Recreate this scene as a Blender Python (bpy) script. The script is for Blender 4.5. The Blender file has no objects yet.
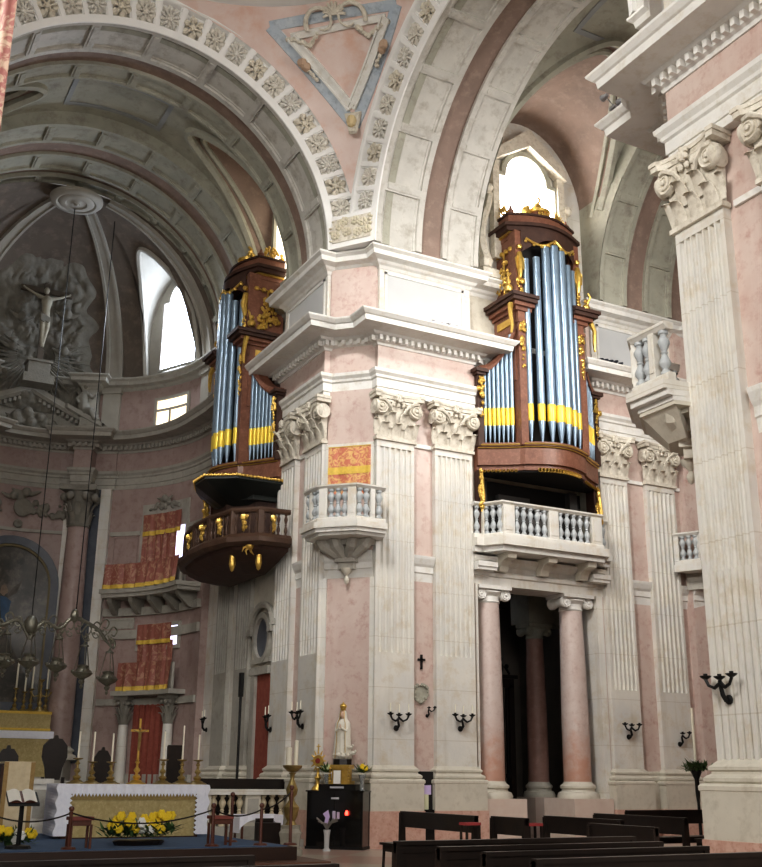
WORLD = .28; EXPO = 0.12; DOME = 9000; NAVE = 700; TRAN = 350; DRUM = 2700; FILL = 430; LOOK = 'Medium High Contrast'
import bpy, bmesh, math, random
from math import sin, cos, tan, pi, radians, sqrt, atan2, hypot
from mathutils import Vector, Matrix, noise
random.seed(7)
scene = bpy.context.scene
COL = scene.collection
# ------------------------------------------------------------------ camera model
F = 1085.0; TH = math.atan(343/F); YAW = radians(28.2); ROLL = radians(0.55); EYE = 1.5
fw = Vector((sin(YAW)*cos(TH), cos(YAW)*cos(TH), sin(TH)))
r0 = Vector((cos(YAW), -sin(YAW), 0)); u0 = r0.cross(fw)
RT = r0*cos(ROLL)+u0*sin(ROLL); UP = u0*cos(ROLL)-r0*sin(ROLL)
CAM = Vector((0, 0, EYE))
def ray(px, py): return fw+RT*((px-381)/F)+UP*((433.5-py)/F)
def atX(px, py, c): d = ray(px, py); return CAM+d*(c/d.x)
def atY(px, py, c): d = ray(px, py); return CAM+d*(c/d.y)
cam = bpy.data.cameras.new('camera'); co = bpy.data.objects.new('camera', cam); COL.objects.link(co)
cam.sensor_fit = 'HORIZONTAL'; cam.sensor_width = 36; cam.lens = F/762*36; cam.clip_end = 300
co.matrix_world = Matrix(((RT.x, UP.x, -fw.x, 0), (RT.y, UP.y, -fw.y, 0), (RT.z, UP.z, -fw.z, EYE), (0, 0, 0, 1)))
scene.camera = co
# ------------------------------------------------------------------ materials
def mat(name, base, rough=.6, metal=0., var=None, scale=2., amt=.5, var2=None, scale2=9., bump=0., emit=0., detail=6., coat=0.):
    m = bpy.data.materials.new(name); m.use_nodes = True
    nt = m.node_tree; b = nt.nodes['Principled BSDF']
    b.inputs['Roughness'].default_value = rough; b.inputs['Metallic'].default_value = metal
    if coat: b.inputs['Coat Weight'].default_value = coat
    b.inputs['Base Color'].default_value = (*base, 1)
    g = nt.nodes.new('ShaderNodeNewGeometry')
    last = None
    if var:
        n = nt.nodes.new('ShaderNodeTexNoise'); n.inputs['Scale'].default_value = scale; n.inputs['Detail'].default_value = detail
        n.inputs['Roughness'].default_value = .62
        nt.links.new(g.outputs['Position'], n.inputs['Vector'])
        r = nt.nodes.new('ShaderNodeValToRGB'); r.color_ramp.elements[0].position = .5-.2*amt-.1; r.color_ramp.elements[1].position = .5+.2*amt+.08
        r.color_ramp.elements[0].color = (*base, 1); r.color_ramp.elements[1].color = (*var, 1)
        nt.links.new(n.outputs['Fac'], r.inputs['Fac']); last = r.outputs['Color']
        if var2:
            n2 = nt.nodes.new('ShaderNodeTexNoise'); n2.inputs['Scale'].default_value = scale2; n2.inputs['Detail'].default_value = 8
            n2.inputs['Roughness'].default_value = .7
            nt.links.new(g.outputs['Position'], n2.inputs['Vector'])
            r2 = nt.nodes.new('ShaderNodeValToRGB'); r2.color_ramp.elements[0].position = .5; r2.color_ramp.elements[1].position = .72
            r2.color_ramp.elements[0].color = (0, 0, 0, 1); r2.color_ramp.elements[1].color = (1, 1, 1, 1)
            nt.links.new(n2.outputs['Fac'], r2.inputs['Fac'])
            mx = nt.nodes.new('ShaderNodeMix'); mx.data_type = 'RGBA'
            nt.links.new(r2.outputs['Color'], mx.inputs[0]); nt.links.new(last, mx.inputs[6]); mx.inputs[7].default_value = (*var2, 1)
            last = mx.outputs[2]
        nt.links.new(last, b.inputs['Base Color'])
    if bump:
        nb = nt.nodes.new('ShaderNodeTexNoise'); nb.inputs['Scale'].default_value = 14; nb.inputs['Detail'].default_value = 5
        nt.links.new(g.outputs['Position'], nb.inputs['Vector'])
        bp = nt.nodes.new('ShaderNodeBump'); bp.inputs['Strength'].default_value = bump; bp.inputs['Distance'].default_value = .03
        nt.links.new(nb.outputs['Fac'], bp.inputs['Height']); nt.links.new(bp.outputs['Normal'], b.inputs['Normal'])
    if emit:
        b.inputs['Emission Color'].default_value = (*base, 1); b.inputs['Emission Strength'].default_value = emit
    return m
def streaks(m, col, sc=(1.6, 1.6, .13), lo=.52, hi=.78, amt=.6):
    nt = m.node_tree; b = nt.nodes['Principled BSDF']; src = b.inputs['Base Color'].links[0].from_socket
    g = nt.nodes.new('ShaderNodeNewGeometry'); mp = nt.nodes.new('ShaderNodeMapping'); mp.inputs['Scale'].default_value = sc
    n = nt.nodes.new('ShaderNodeTexNoise'); n.inputs['Scale'].default_value = 2.2; n.inputs['Detail'].default_value = 6; n.inputs['Roughness'].default_value = .65
    nt.links.new(g.outputs['Position'], mp.inputs['Vector']); nt.links.new(mp.outputs[0], n.inputs['Vector'])
    r = nt.nodes.new('ShaderNodeMapRange'); r.inputs[1].default_value = lo; r.inputs[2].default_value = hi; r.inputs[4].default_value = amt; nt.links.new(n.outputs['Fac'], r.inputs[0])
    mx = nt.nodes.new('ShaderNodeMix'); mx.data_type = 'RGBA'; nt.links.new(r.outputs[0], mx.inputs[0]); nt.links.new(src, mx.inputs[6]); mx.inputs[7].default_value = (*col, 1)
    nt.links.new(mx.outputs[2], b.inputs['Base Color']); return m
def courses(m, h=1.15, dark=.86):      # thin horizontal stone joints
    nt = m.node_tree; b = nt.nodes['Principled BSDF']; src = b.inputs['Base Color'].links[0].from_socket
    g = nt.nodes.new('ShaderNodeNewGeometry'); s = nt.nodes.new('ShaderNodeSeparateXYZ'); nt.links.new(g.outputs['Position'], s.inputs[0])
    a = nt.nodes.new('ShaderNodeMath'); a.operation = 'MODULO'; nt.links.new(s.outputs['Z'], a.inputs[0]); a.inputs[1].default_value = h
    c = nt.nodes.new('ShaderNodeMath'); c.operation = 'LESS_THAN'; nt.links.new(a.outputs[0], c.inputs[0]); c.inputs[1].default_value = .018
    mx = nt.nodes.new('ShaderNodeMix'); mx.data_type = 'RGBA'; mx.blend_type = 'MULTIPLY'
    nt.links.new(c.outputs[0], mx.inputs[0]); nt.links.new(src, mx.inputs[6]); mx.inputs[7].default_value = (dark, dark*.97, dark*.92, 1)
    nt.links.new(mx.outputs[2], b.inputs['Base Color']); return m
W = courses(streaks(mat('pale_lioz_marble', (.75, .72, .65), .45, var=(.64, .63, .60), scale=1.1, var2=(.60, .53, .42), scale2=2.6, bump=.12), (.50, .445, .35)))
WL = mat('white_marble_trim', (.80, .785, .74), .45, var=(.70, .69, .66), scale=1.7, var2=(.62, .58, .50), scale2=4., bump=.1)
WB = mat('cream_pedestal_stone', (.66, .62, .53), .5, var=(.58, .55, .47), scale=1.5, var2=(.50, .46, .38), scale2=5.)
CAP = mat('carved_capital_stone', (.74, .70, .61), .6, var=(.60, .55, .46), scale=5., var2=(.42, .37, .29), scale2=9., bump=.3)
PINK = streaks(mat('pink_marble', (.555, .42, .37), .4, var=(.62, .515, .46), scale=1.5, var2=(.46, .29, .25), scale2=5.), (.66, .55, .50), lo=.5, hi=.75, amt=.5)
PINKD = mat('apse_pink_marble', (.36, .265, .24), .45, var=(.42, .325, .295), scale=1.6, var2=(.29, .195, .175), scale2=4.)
COLP = streaks(mat('column_pink_marble', (.55, .44, .40), .35, var=(.60, .51, .47), scale=3., var2=(.47, .35, .31), scale2=8.), (.62, .54, .50), lo=.5, hi=.75, amt=.4)
def lower_red(m, col, z0, z1):
    nt = m.node_tree; b = nt.nodes['Principled BSDF']; src = b.inputs['Base Color'].links[0].from_socket
    g = nt.nodes.new('ShaderNodeNewGeometry'); s = nt.nodes.new('ShaderNodeSeparateXYZ'); nt.links.new(g.outputs['Position'], s.inputs[0])
    n = nt.nodes.new('ShaderNodeTexNoise'); n.inputs['Scale'].default_value = 5; n.inputs['Detail'].default_value = 6; nt.links.new(g.outputs['Position'], n.inputs['Vector'])
    a = nt.nodes.new('ShaderNodeMath'); a.operation = 'MULTIPLY_ADD'; nt.links.new(n.outputs['Fac'], a.inputs[0]); a.inputs[1].default_value = -2.2; nt.links.new(s.outputs['Z'], a.inputs[2])
    r = nt.nodes.new('ShaderNodeMapRange'); r.inputs[1].default_value = z0-1.1; r.inputs[2].default_value = z1-1.1; r.inputs[3].default_value = .85; r.inputs[4].default_value = 0; nt.links.new(a.outputs[0], r.inputs[0])
    mx = nt.nodes.new('ShaderNodeMix'); mx.data_type = 'RGBA'; nt.links.new(r.outputs[0], mx.inputs[0]); nt.links.new(src, mx.inputs[6]); mx.inputs[7].default_value = (*col, 1); nt.links.new(mx.outputs[2], b.inputs['Base Color']); return m
lower_red(COLP, (.50, .27, .19), 1.6, 2.9)
RED = mat('red_marble', (.40, .24, .20), .45, var=(.31, .18, .15), scale=2.2, var2=(.47, .30, .25), scale2=5.)
REDB = mat('red_footing_marble', (.55, .33, .26), .4, var=(.66, .46, .38), scale=7., var2=(.45, .24, .18), scale2=12.)
VG = mat('vault_stone', (.44, .43, .355), .7, var=(.35, .345, .285), scale=1.4, var2=(.26, .24, .20), scale2=2.6, bump=.15)
VR = mat('vault_brown_marble', (.31, .22, .18), .7, var=(.225, .165, .135), scale=1.3, var2=(.36, .27, .22), scale2=3.)
VB = mat('vault_bluegrey_marble', (.27, .29, .30), .6, var=(.33, .34, .34), scale=1.8)
BLUE = mat('bluegrey_marble', (.40, .47, .55), .4, var=(.55, .60, .64), scale=3., var2=(.30, .35, .40), scale2=7.)
SLATE = mat('dark_blue_marble', (.075, .085, .11), .35, var=(.11, .12, .14), scale=4.)
RELIEF = mat('grey_stucco', (.29, .275, .235), .8, var=(.22, .205, .175), scale=3., bump=.4)
GOLD = mat('gilding', (.80, .56, .16), .34, .75, var=(.60, .38, .09), scale=8., bump=.2)
GOLDY = mat('bright_gilt_mouths', (.92, .68, .10), .35, .35)
BRASS = mat('aged_brass', (.48, .37, .15), .38, .7, var=(.30, .22, .09), scale=9.)
SILV = mat('tarnished_silver', (.34, .33, .27), .4, .75, var=(.22, .21, .17), scale=12.)
MAH = mat('mahogany', (.235, .105, .065), .48, var=(.155, .062, .038), scale=4., var2=(.29, .14, .09), scale2=12., coat=.06)
MAHD = mat('dark_mahogany', (.075, .036, .024), .6, var=(.045, .02, .014), scale=5.)
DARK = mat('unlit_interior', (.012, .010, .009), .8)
TIN = mat('pipe_tin', (.30, .39, .48), .32, .55, var=(.23, .31, .40), scale=3.)
WOODD = mat('black_brown_wood', (.013, .010, .009), .35, var=(.022, .015, .012), scale=6., coat=.1)
WOODR = mat('red_brown_wood', (.14, .05, .03), .4, var=(.09, .03, .02), scale=6.)
PLAT = mat('platform_wood', (.026, .014, .010), .4, var=(.04, .02, .014), scale=4.)
IRON = mat('black_iron', (.012, .012, .012), .5, .3)
BLACKG = mat('black_gloss', (.010, .010, .010), .12, coat=.4)
LINEN = mat('white_linen', (.88, .89, .95), .9, var=(.80, .81, .89), scale=16.)
CREAM = mat('cream_damask', (.70, .60, .42), .8, var=(.60, .50, .33), scale=10.)
GCLOTH = mat('gold_brocade', (.50, .41, .20), .7, var=(.40, .31, .13), scale=12., var2=(.60, .50, .27), scale2=20.)
GBRAID = mat('gold_braid', (.78, .55, .10), .6, var=(.62, .42, .07), scale=14.)
CARPET = mat('blue_carpet', (.09, .15, .26), .95, var=(.07, .12, .21), scale=10.)
WAX = mat('ivory_wax', (.86, .82, .68), .5)
YEL = mat('yellow_petals', (.85, .62, .03), .7); WHT = mat('white_petals', (.88, .88, .84), .7)
LEAF = mat('green_leaves', (.05, .10, .03), .7, var=(.09, .16, .05), scale=20.)
VELVET = mat('red_velvet', (.30, .045, .045), .9); REDC = mat('red_curtain', (.23, .055, .04), .85, var=(.30, .09, .06), scale=7.)
STAT = mat('painted_white_statue', (.80, .77, .68), .5, var=(.72, .68, .58), scale=10.); SKIN = mat('statue_flesh', (.70, .50, .38), .5)
PAPER = mat('paper', (.85, .84, .78), .8); PURP = mat('mauve_card_and_reflection', (.62, .50, .78), .7)
GREYM = mat('grey_metal', (.35, .35, .36), .4, .6); GLASSY = mat('clear_glass', (.8, .83, .82), .08, 0.)
GLASSY.node_tree.nodes['Principled BSDF'].inputs['Transmission Weight'].default_value = .75
REDL = mat('red_glass_light', (1., .05, .03), .4, emit=6.)
SKY = mat('bright_window_glass', (1., .97, .93), .3, emit=9.); SKYB = mat('bright_bluish_window_glass', (.74, .84, 1.), .3, emit=10.); SKYV = mat('violet_window_glass', (.72, .74, 1.), .3, emit=2.)
SKYL = mat('soft_window_glass', (1., .90, .72), .3, emit=2.2)
def damask(name, red, gold, lo=.50, hi=.62, sc=5.):
    m = mat(name, red, .55, var=gold, scale=sc, amt=.2); nt = m.node_tree; b = nt.nodes['Principled BSDF']
    r = [n for n in nt.nodes if n.type == 'VALTORGB'][0]; r.color_ramp.elements[0].position = lo; r.color_ramp.elements[1].position = hi
    n = [n for n in nt.nodes if n.type == 'TEX_NOISE'][0]; n.inputs['Detail'].default_value = 2; n.inputs['Distortion'].default_value = 1.6
    return m
DAM = damask('crimson_damask', (.31, .115, .085), (.46, .26, .175), sc=4.)
DAMG = damask('crimson_gold_damask', (.55, .17, .10), (.72, .46, .18), .44, .60, 7.)
# painting
PAINT = mat('dark_oil_painting', (.03, .032, .03), .35, var=(.13, .115, .095), scale=1.3, amt=.7, var2=(.20, .17, .14), scale2=2.6)
FLOORM = mat('floor', (.60, .54, .46), .3, var=(.53, .47, .40), scale=2.)
nt = FLOORM.node_tree; b = nt.nodes['Principled BSDF']; src = b.inputs['Base Color'].links[0].from_socket
g = nt.nodes.new('ShaderNodeNewGeometry'); ck = nt.nodes.new('ShaderNodeTexChecker'); ck.inputs['Scale'].default_value = .55
mp = nt.nodes.new('ShaderNodeMapping'); mp.inputs['Rotation'].default_value = (0, 0, radians(45)); mp.inputs['Location'].default_value = (0, 0, .3)
nt.links.new(g.outputs['Position'], mp.inputs['Vector']); nt.links.new(mp.outputs[0], ck.inputs['Vector'])
mx = nt.nodes.new('ShaderNodeMix'); mx.data_type = 'RGBA'; nt.links.new(ck.outputs['Fac'], mx.inputs[0]); nt.links.new(src, mx.inputs[6]); mx.inputs[7].default_value = (.50, .36, .30, 1)
nt.links.new(mx.outputs[2], b.inputs['Base Color'])
# ------------------------------------------------------------------ mesh helpers
ident = lambda s, d, z: (s, d, z)
def cat(P, k=5):
    P = [Vector(p) for p in P]; out = []
    for i in range(len(P)-1):
        a, b2, c, d = P[max(i-1, 0)], P[i], P[i+1], P[min(i+2, len(P)-1)]
        for j in range(k):
            t = j/k; out.append(.5*((2*b2)+(c-a)*t+(2*a-5*b2+4*c-d)*t*t+(3*b2-a-3*c+d)*t**3))
    return out+[P[-1]]
class M:
    def __init__(self, f=None): self.v = []; self.fc = []; self.f = f or ident
    def add(self, pts, faces, f=None):
        f = f or self.f; o = len(self.v)
        self.v += [tuple(f(*p)) for p in pts]; self.fc += [tuple(i+o for i in q) for q in faces]; return self
    def box(self, a0, a1, b0, b1, c0, c1, n=1, tp=0., f=None):
        pts = []; fs = []
        for i in range(n+1):
            a = a0+(a1-a0)*i/n
            pts += [(a, b0, c0), (a, b1, c0), (a, b1, c1), (a, b0, c1)]
        for i in range(n):
            k = 4*i
            for j in range(4): fs.append((k+j, k+(j+1) % 4, k+4+(j+1) % 4, k+4+j))
        fs += [(3, 2, 1, 0), (4*n, 4*n+1, 4*n+2, 4*n+3)]
        return self.add(pts, fs, f)
    def prism(self, poly, z0, z1, f=None, zf=None):
        n = len(poly); pts = [(p[0], p[1], z0) for p in poly]+[(p[0], p[1], z1) for p in poly]
        fs = [(i, (i+1) % n, n+(i+1) % n, n+i) for i in range(n)]+[tuple(range(n-1, -1, -1)), tuple(range(n, 2*n))]
        return self.add(pts, fs, f)
    def lathe(self, prof, c=(0, 0, 0), n=16, ax='z', sx=1., sy=1., f=None, a0=0., a1=2*pi):
        full = abs(a1-a0-2*pi) < 1e-6; pts = []; fs = []; m = n if full else n+1
        for r, z in prof:
            for i in range(m):
                a = a0+(a1-a0)*i/n; x, y = r*cos(a)*sx, r*sin(a)*sy
                p = (x, y, z) if ax == 'z' else ((x, z, y) if ax == 'y' else (z, x, y))
                pts.append((c[0]+p[0], c[1]+p[1], c[2]+p[2]))
        for k in range(len(prof)-1):
            for i in range(n):
                j = (i+1) % m if full else i+1
                fs.append((k*m+i, k*m+j, (k+1)*m+j, (k+1)*m+i))
        if full:
            if prof[0][0] > 1e-4: fs.append(tuple(range(m-1, -1, -1)))
            if prof[-1][0] > 1e-4: fs.append(tuple((len(prof)-1)*m+i for i in range(m)))
        return self.add(pts, fs, f)
    def sph(self, c, r, n=8, sc=(1, 1, 1), f=None):
        k = max(4, n//2); pts = [(c[0], c[1], c[2]-r*sc[2])]; fs = []
        for j in range(1, k):
            t = -pi/2+pi*j/k
            for i in range(n): a = 2*pi*i/n; pts.append((c[0]+r*sc[0]*cos(t)*cos(a), c[1]+r*sc[1]*cos(t)*sin(a), c[2]+r*sc[2]*sin(t)))
        pts.append((c[0], c[1], c[2]+r*sc[2])); e = len(pts)-1
        for i in range(n):
            fs.append((0, 1+(i+1) % n, 1+i)); fs.append((e, e-n+i, e-n+(i+1) % n))
            for j in range(k-2): fs.append((1+j*n+i, 1+j*n+(i+1) % n, 1+(j+1)*n+(i+1) % n, 1+(j+1)*n+i))
        return self.add(pts, fs, f)
    def tube(self, path, r, n=6, f=None, closed=False):
        P = [Vector(p) for p in path]; pts = []; fs = []; L = len(P)
        rr = r if isinstance(r, (list, tuple)) else [r]*L
        prev = None
        for i, p in enumerate(P):
            t = (P[min(i+1, L-1)]-P[max(i-1, 0)]); t = t.normalized() if t.length > 1e-9 else Vector((0, 0, 1))
            a = prev-t*prev.dot(t) if prev else t.cross(Vector((0, 0, 1)) if abs(t.z) < .9 else Vector((1, 0, 0)))
            if a.length < 1e-6: a = t.cross(Vector((1, .3, 0)))
            a.normalize(); prev = a; b = t.cross(a)
            for k in range(n): q = p+(a*cos(2*pi*k/n)+b*sin(2*pi*k/n))*rr[i]; pts.append(tuple(q))
        for i in range(L-1):
            for k in range(n): fs.append((i*n+k, i*n+(k+1) % n, (i+1)*n+(k+1) % n, (i+1)*n+k))
        fs += [tuple(range(n-1, -1, -1)), tuple((L-1)*n+k for k in range(n))]
        return self.add(pts, fs, f)
    def grid(self, fn, nu, nv, f=None, wrap=False):
        pts = [fn(i/nu, j/nv) for j in range(nv+1) for i in range(nu+(0 if wrap else 1))]; m = nu if wrap else nu+1; fs = []
        for j in range(nv):
            for i in range(nu): fs.append((j*m+i, j*m+(i+1) % m, (j+1)*m+(i+1) % m, (j+1)*m+i))
        return self.add(pts, fs, f)
    def slab(self, fn, nu, nv, off):      # grid with thickness, off = displacement vector fn
        a = [fn(i/nu, j/nv) for j in range(nv+1) for i in range(nu+1)]
        b = [tuple(Vector(p)+Vector(off)) for p in a]; m = nu+1; N = len(a); fs = []
        for j in range(nv):
            for i in range(nu):
                q = (j*m+i, j*m+i+1, (j+1)*m+i+1, (j+1)*m+i); fs += [q, tuple(N+k for k in reversed(q))]
        ed = [i for i in range(m)]+[j*m+nu for j in range(1, nv+1)]+[nv*m+i for i in range(nu-1, -1, -1)]+[j*m for j in range(nv-1, 0, -1)]
        for k in range(len(ed)): p, q = ed[k], ed[(k+1) % len(ed)]; fs.append((q, p, N+p, N+q))
        return self.add(a+b, fs)
    def sweep(self, prof, path, closed=True, f=None):
        # path: plan points, profile offsets go to the right hand side, mitred
        n = len(path); pts = []; fs = []; m = len(prof)
        T = [Vector((path[i+1][0]-path[i][0], path[i+1][1]-path[i][1])).normalized() for i in range(n-1)]
        for i in range(n):
            a = T[max(i-1, 0)]; b = T[min(i, n-2)]; na = Vector((a.y, -a.x)); nb = Vector((b.y, -b.x))
            k = na+nb; dd = 1+na.dot(nb); k = k/max(dd, .35)
            for o, z in prof: pts.append((path[i][0]+k.x*o, path[i][1]+k.y*o, z))
        for i in range(n-1):
            for j in range(m if closed else m-1): fs.append((i*m+j, i*m+(j+1) % m, (i+1)*m+(j+1) % m, (i+1)*m+j))
        if closed: fs += [tuple(range(m)), tuple((n-1)*m+j for j in range(m-1, -1, -1))]
        return self.add(pts, fs, f or ident)
    def build(self, name, material, root=None, parent=None, smooth=False, at=None):
        base = Vector(root.location) if root is not None else (Vector(at) if at else Vector((0, 0, 0)))
        me = bpy.data.meshes.new(name)
        me.from_pydata([tuple(Vector(v)-base) for v in self.v], [], self.fc)
        bm = bmesh.new(); bm.from_mesh(me); bmesh.ops.recalc_face_normals(bm, faces=bm.faces); bm.to_mesh(me); bm.free()
        if smooth:
            for p in me.polygons: p.use_smooth = True
            try: me.set_sharp_from_angle(angle=radians(42))
            except Exception: pass
        me.materials.append(material)
        o = bpy.data.objects.new(name, me); COL.objects.link(o)
        if parent is not None: o.parent = parent
        elif root is not None: o.parent = root
        elif at: o.location = at
        return o
def thing(name, label, cat, loc, group=None):
    o = bpy.data.objects.new(name, None); COL.objects.link(o); o.location = loc; o.empty_display_size = .2
    o['label'] = label; o['category'] = cat
    if group: o['group'] = group
    return o
def tag(o, label, cat, group=None):
    o['label'] = label; o['category'] = cat
    if group: o['group'] = group
    return o
def struct(o): o['kind'] = 'structure'; return o
def dup(root, loc, label, group=None, rot=None):
    r = root.copy(); COL.objects.link(r); r.location = loc
    if rot is not None: r.rotation_euler = rot
    r['label'] = label
    if group: r['group'] = group
    for ch in list(root.children):
        c = ch.copy(); COL.objects.link(c); c.parent = r
        for g in list(ch.children):
            d = g.copy(); COL.objects.link(d); d.parent = c
    return r
ORD = ['first', 'second', 'third', 'fourth', 'fifth', 'sixth', 'seventh', 'eighth', 'ninth', 'tenth', 'eleventh', 'twelfth', 'thirteenth', 'fourteenth', 'fifteenth', 'sixteenth', 'seventeenth', 'eighteenth', 'nineteenth', 'twentieth', 'twenty-first', 'twenty-second']
# ------------------------------------------------------------------ layout
KX, KY, YB, XO = 10.9, 22.4, 11.9, .9
XC, YC, ZS, R = 5.9, 17.1, 14.5, 4.87
AX, AY, AZ, AR = 5.9, 31.5, 14.3, 4.9           # apse
R1 = lambda s, d, z=0: (KX+s, KY-d, z)           # transept east wall
L1 = lambda s, d, z=0: (KX-d, KY+s, z)           # chancel right wall
N2 = lambda s, d, z=0: (KX-d, YB-s, z)           # near pier, nave face
T2 = lambda s, d, z=0: (KX+s, YB+d, z)           # near pier, transept face
AP = lambda s, d, z=0: (AX+(AR-d)*sin(s/AR), AY+(AR-d)*cos(s/AR), z)   # apse wall, s = arc length from axis
def apd(ph): return radians(ph)*AR
TX, TY, TR = KX+10.9, YC+.05, 5.15                # transept end apse
TA = lambda ph, d: (TX+(TR-d)*sin(radians(ph)), TY+(TR-d)*cos(radians(ph)))
q2 = lambda p: (p[0], p[1])
# ------------------------------------------------------------------ setting
struct(M().box(-14, 34, -10, 42, -.3, 0).build('floor', FLOORM))
# pier bodies
def pier_body(fa, fb, chain, name, sa=3.87, sb=3.87, deep=1.6):
    poly = [q2(fa(sa, -deep)), q2(fa(sa, -.15)), q2(fa(1.0, -.15)), q2(fb(1.0, -.15)), q2(fb(sb, -.15)), q2(fb(sb, -deep))]
    if not chain: poly += [q2(fb(deep, -deep))] if False else []
    a = Vector(poly[-1]); c = Vector(poly[0])
    inner = [q2(fb(deep+.2, -deep)), q2(fa(deep+.2, -deep))]
    return struct(M().prism(poly+inner[:1], 0, 14.5).build(name, PINK))
pier_body(L1, R1, True, 'wall_crossing_pier')
pier_body(T2, N2, True, 'wall_near_pier', sb=9.)
# organ bay, transept: wall above the opening, jambs, dark chapel
m = M(R1)
m.box(3.87, 7.85, -1.2, -.3, 9.6, 14.5).box(3.87, 7.85, -1.2, -.75, 6.6, 9.6)
m.box(3.6, 3.95, -1.3, -.16, 0, 9.6).box(7.77, 8.2, -1.3, -.16, 0, 9.6)
struct(m.build('wall_organ_bay', WB))
struct(M(R1).box(7.8, 10.9, -1.2, -.15, 0, 14.5).build('wall_transept_east', PINK))
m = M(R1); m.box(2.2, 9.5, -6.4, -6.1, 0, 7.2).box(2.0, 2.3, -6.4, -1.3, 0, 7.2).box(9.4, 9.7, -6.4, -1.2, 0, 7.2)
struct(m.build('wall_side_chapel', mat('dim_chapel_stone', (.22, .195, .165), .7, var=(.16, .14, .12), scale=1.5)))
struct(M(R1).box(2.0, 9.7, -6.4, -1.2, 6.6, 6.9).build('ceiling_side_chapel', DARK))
# transept end apse and west wall
pl = [TA(a, 0) for a in range(0, 181, 9)]+[TA(a, -.5) for a in range(180, -1, -9)]
struct(M().prism(pl, 0, 14.5).build('wall_transept_apse', PINK))
struct(M(T2).box(3.8, 10.9, -1.2, -.15, 0, 14.5).build('wall_transept_west', PINK))
# chancel right wall
struct(M(L1).box(5.3, 9.1, -1.3, -.12, 0, 14.5).build('wall_chancel_right', W))
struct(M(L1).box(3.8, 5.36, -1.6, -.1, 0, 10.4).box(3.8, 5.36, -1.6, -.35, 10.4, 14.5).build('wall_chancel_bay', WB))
struct(M().box(-.4, .75, 22.6, 31.5, 0, 14.5).build('wall_chancel_left', W))
struct(M().box(-10, .7, 22.6, 23.6, 0, 22).build('wall_crossing_left', PINK))
# apse wall
pl = [q2(AP(apd(a), 0)) for a in range(-100, 91, 5)]+[q2(AP(apd(a), -.5)) for a in range(90, -101, -5)]
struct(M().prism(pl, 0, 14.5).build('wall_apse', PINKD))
# far nave enclosure behind the camera keeps the light where a nave has it
struct(M().box(-14, -13.6, -10, 24, 0, 20).build('wall_nave_left', W))
struct(M().box(-14, 20, -10, -9.6, 0, 20).build('wall_nave_back', W))
struct(M().box(-14, KX+3, -10, YB-1.2, 19.8, 20.2).build('ceiling_nave', VG))
struct(M().box(-14, .6, YB-1.2, 24, 20.5, 20.8).build('ceiling_left_transept', VG))
# ------------------------------------------------------------------ entablatures
ARCH = [(-.25, 10.6), (.02, 10.6), (.02, 10.74), (.05, 10.75), (.05, 10.96), (.09, 10.99), (.10, 11.05), (.16, 11.12), (.17, 11.2), (-.25, 11.2)]
FRZ = [(-.25, 11.2), (.0, 11.2), (.0, 11.86), (-.25, 11.86)]
COR = [(-.25, 11.86), (.03, 11.86), (.05, 11.92), (.11, 11.95), (.11, 12.06), (.22, 12.08), (.27, 12.13), (.74, 12.14), (.76, 12.27), (.80, 12.29), (.87, 12.37), (.88, 12.41), (-.25, 12.46)]
def dent(m, path, o0=.11, o1=.22, z0=11.94, z1=12.07, w=.085, g=.185):
    n = len(path)
    T = [Vector((path[i+1][0]-path[i][0], path[i+1][1]-path[i][1])).normalized() for i in range(n-1)]
    def mit(i, o):
        a = T[max(i-1, 0)]; b = T[min(i, n-2)]; na = Vector((a.y, -a.x)); nb = Vector((b.y, -b.x)); k = (na+nb)/max(1+na.dot(nb), .35)
        return Vector(path[i])+k*o
    for i in range(n-1):
        a = mit(i, o0); b = mit(i+1, o0); L = (b-a).dot(T[i])
        if L < .12: continue
        nn = Vector((T[i].y, -T[i].x)); k = max(1, int(round(L/g)))
        for j in range(k):
            c = a+T[i]*(L*(j+.5)/k); p = c-T[i]*w/2; q = c+T[i]*w/2; p2 = p+nn*(o1-o0); qq = q+nn*(o1-o0)
            m.prism([q2(p), q2(q), q2(qq), q2(p2)], z0, z1, f=ident)
TN = [0]
def trim(m, material, smooth=False):
    TN[0] += 1; return struct(m.build('trim_%d' % TN[0], material, smooth=smooth))
def entab(path, white=WL, pink=PINK):
    trim(M().sweep(ARCH, path), white); trim(M().sweep(FRZ, path), pink)
    m = M().sweep(COR, path); dent(m, path); trim(m, white)
cham = [q2(L1(1.0, 0)), (KX+.22, KY+1.0), (KX+1.0, KY+.22), q2(R1(1.0, 0))]
P1path = [q2(L1(3.87, -.2)), q2(L1(3.87, 0))]+cham+[q2(R1(3.87, 0)), q2(R1(3.87, -.25))]
entab(P1path)
cham2 = [q2(T2(1.0, 0)), (KX+1.0, YB-.22), (KX+.22, YB-1.0), q2(N2(1.0, 0))]
P2path = [q2(T2(3.87, 0))]+cham2+[q2(N2(9., 0))]
entab(P2path)
TEpath = [q2(R1(3.87, -.25)), q2(R1(7.85, -.25)), q2(R1(7.85, 0)), q2(R1(10.7, 0)), q2(R1(10.7, -.12))]+[TA(a, .0) for a in range(4, 100, 8)]
entab(TEpath)
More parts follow.
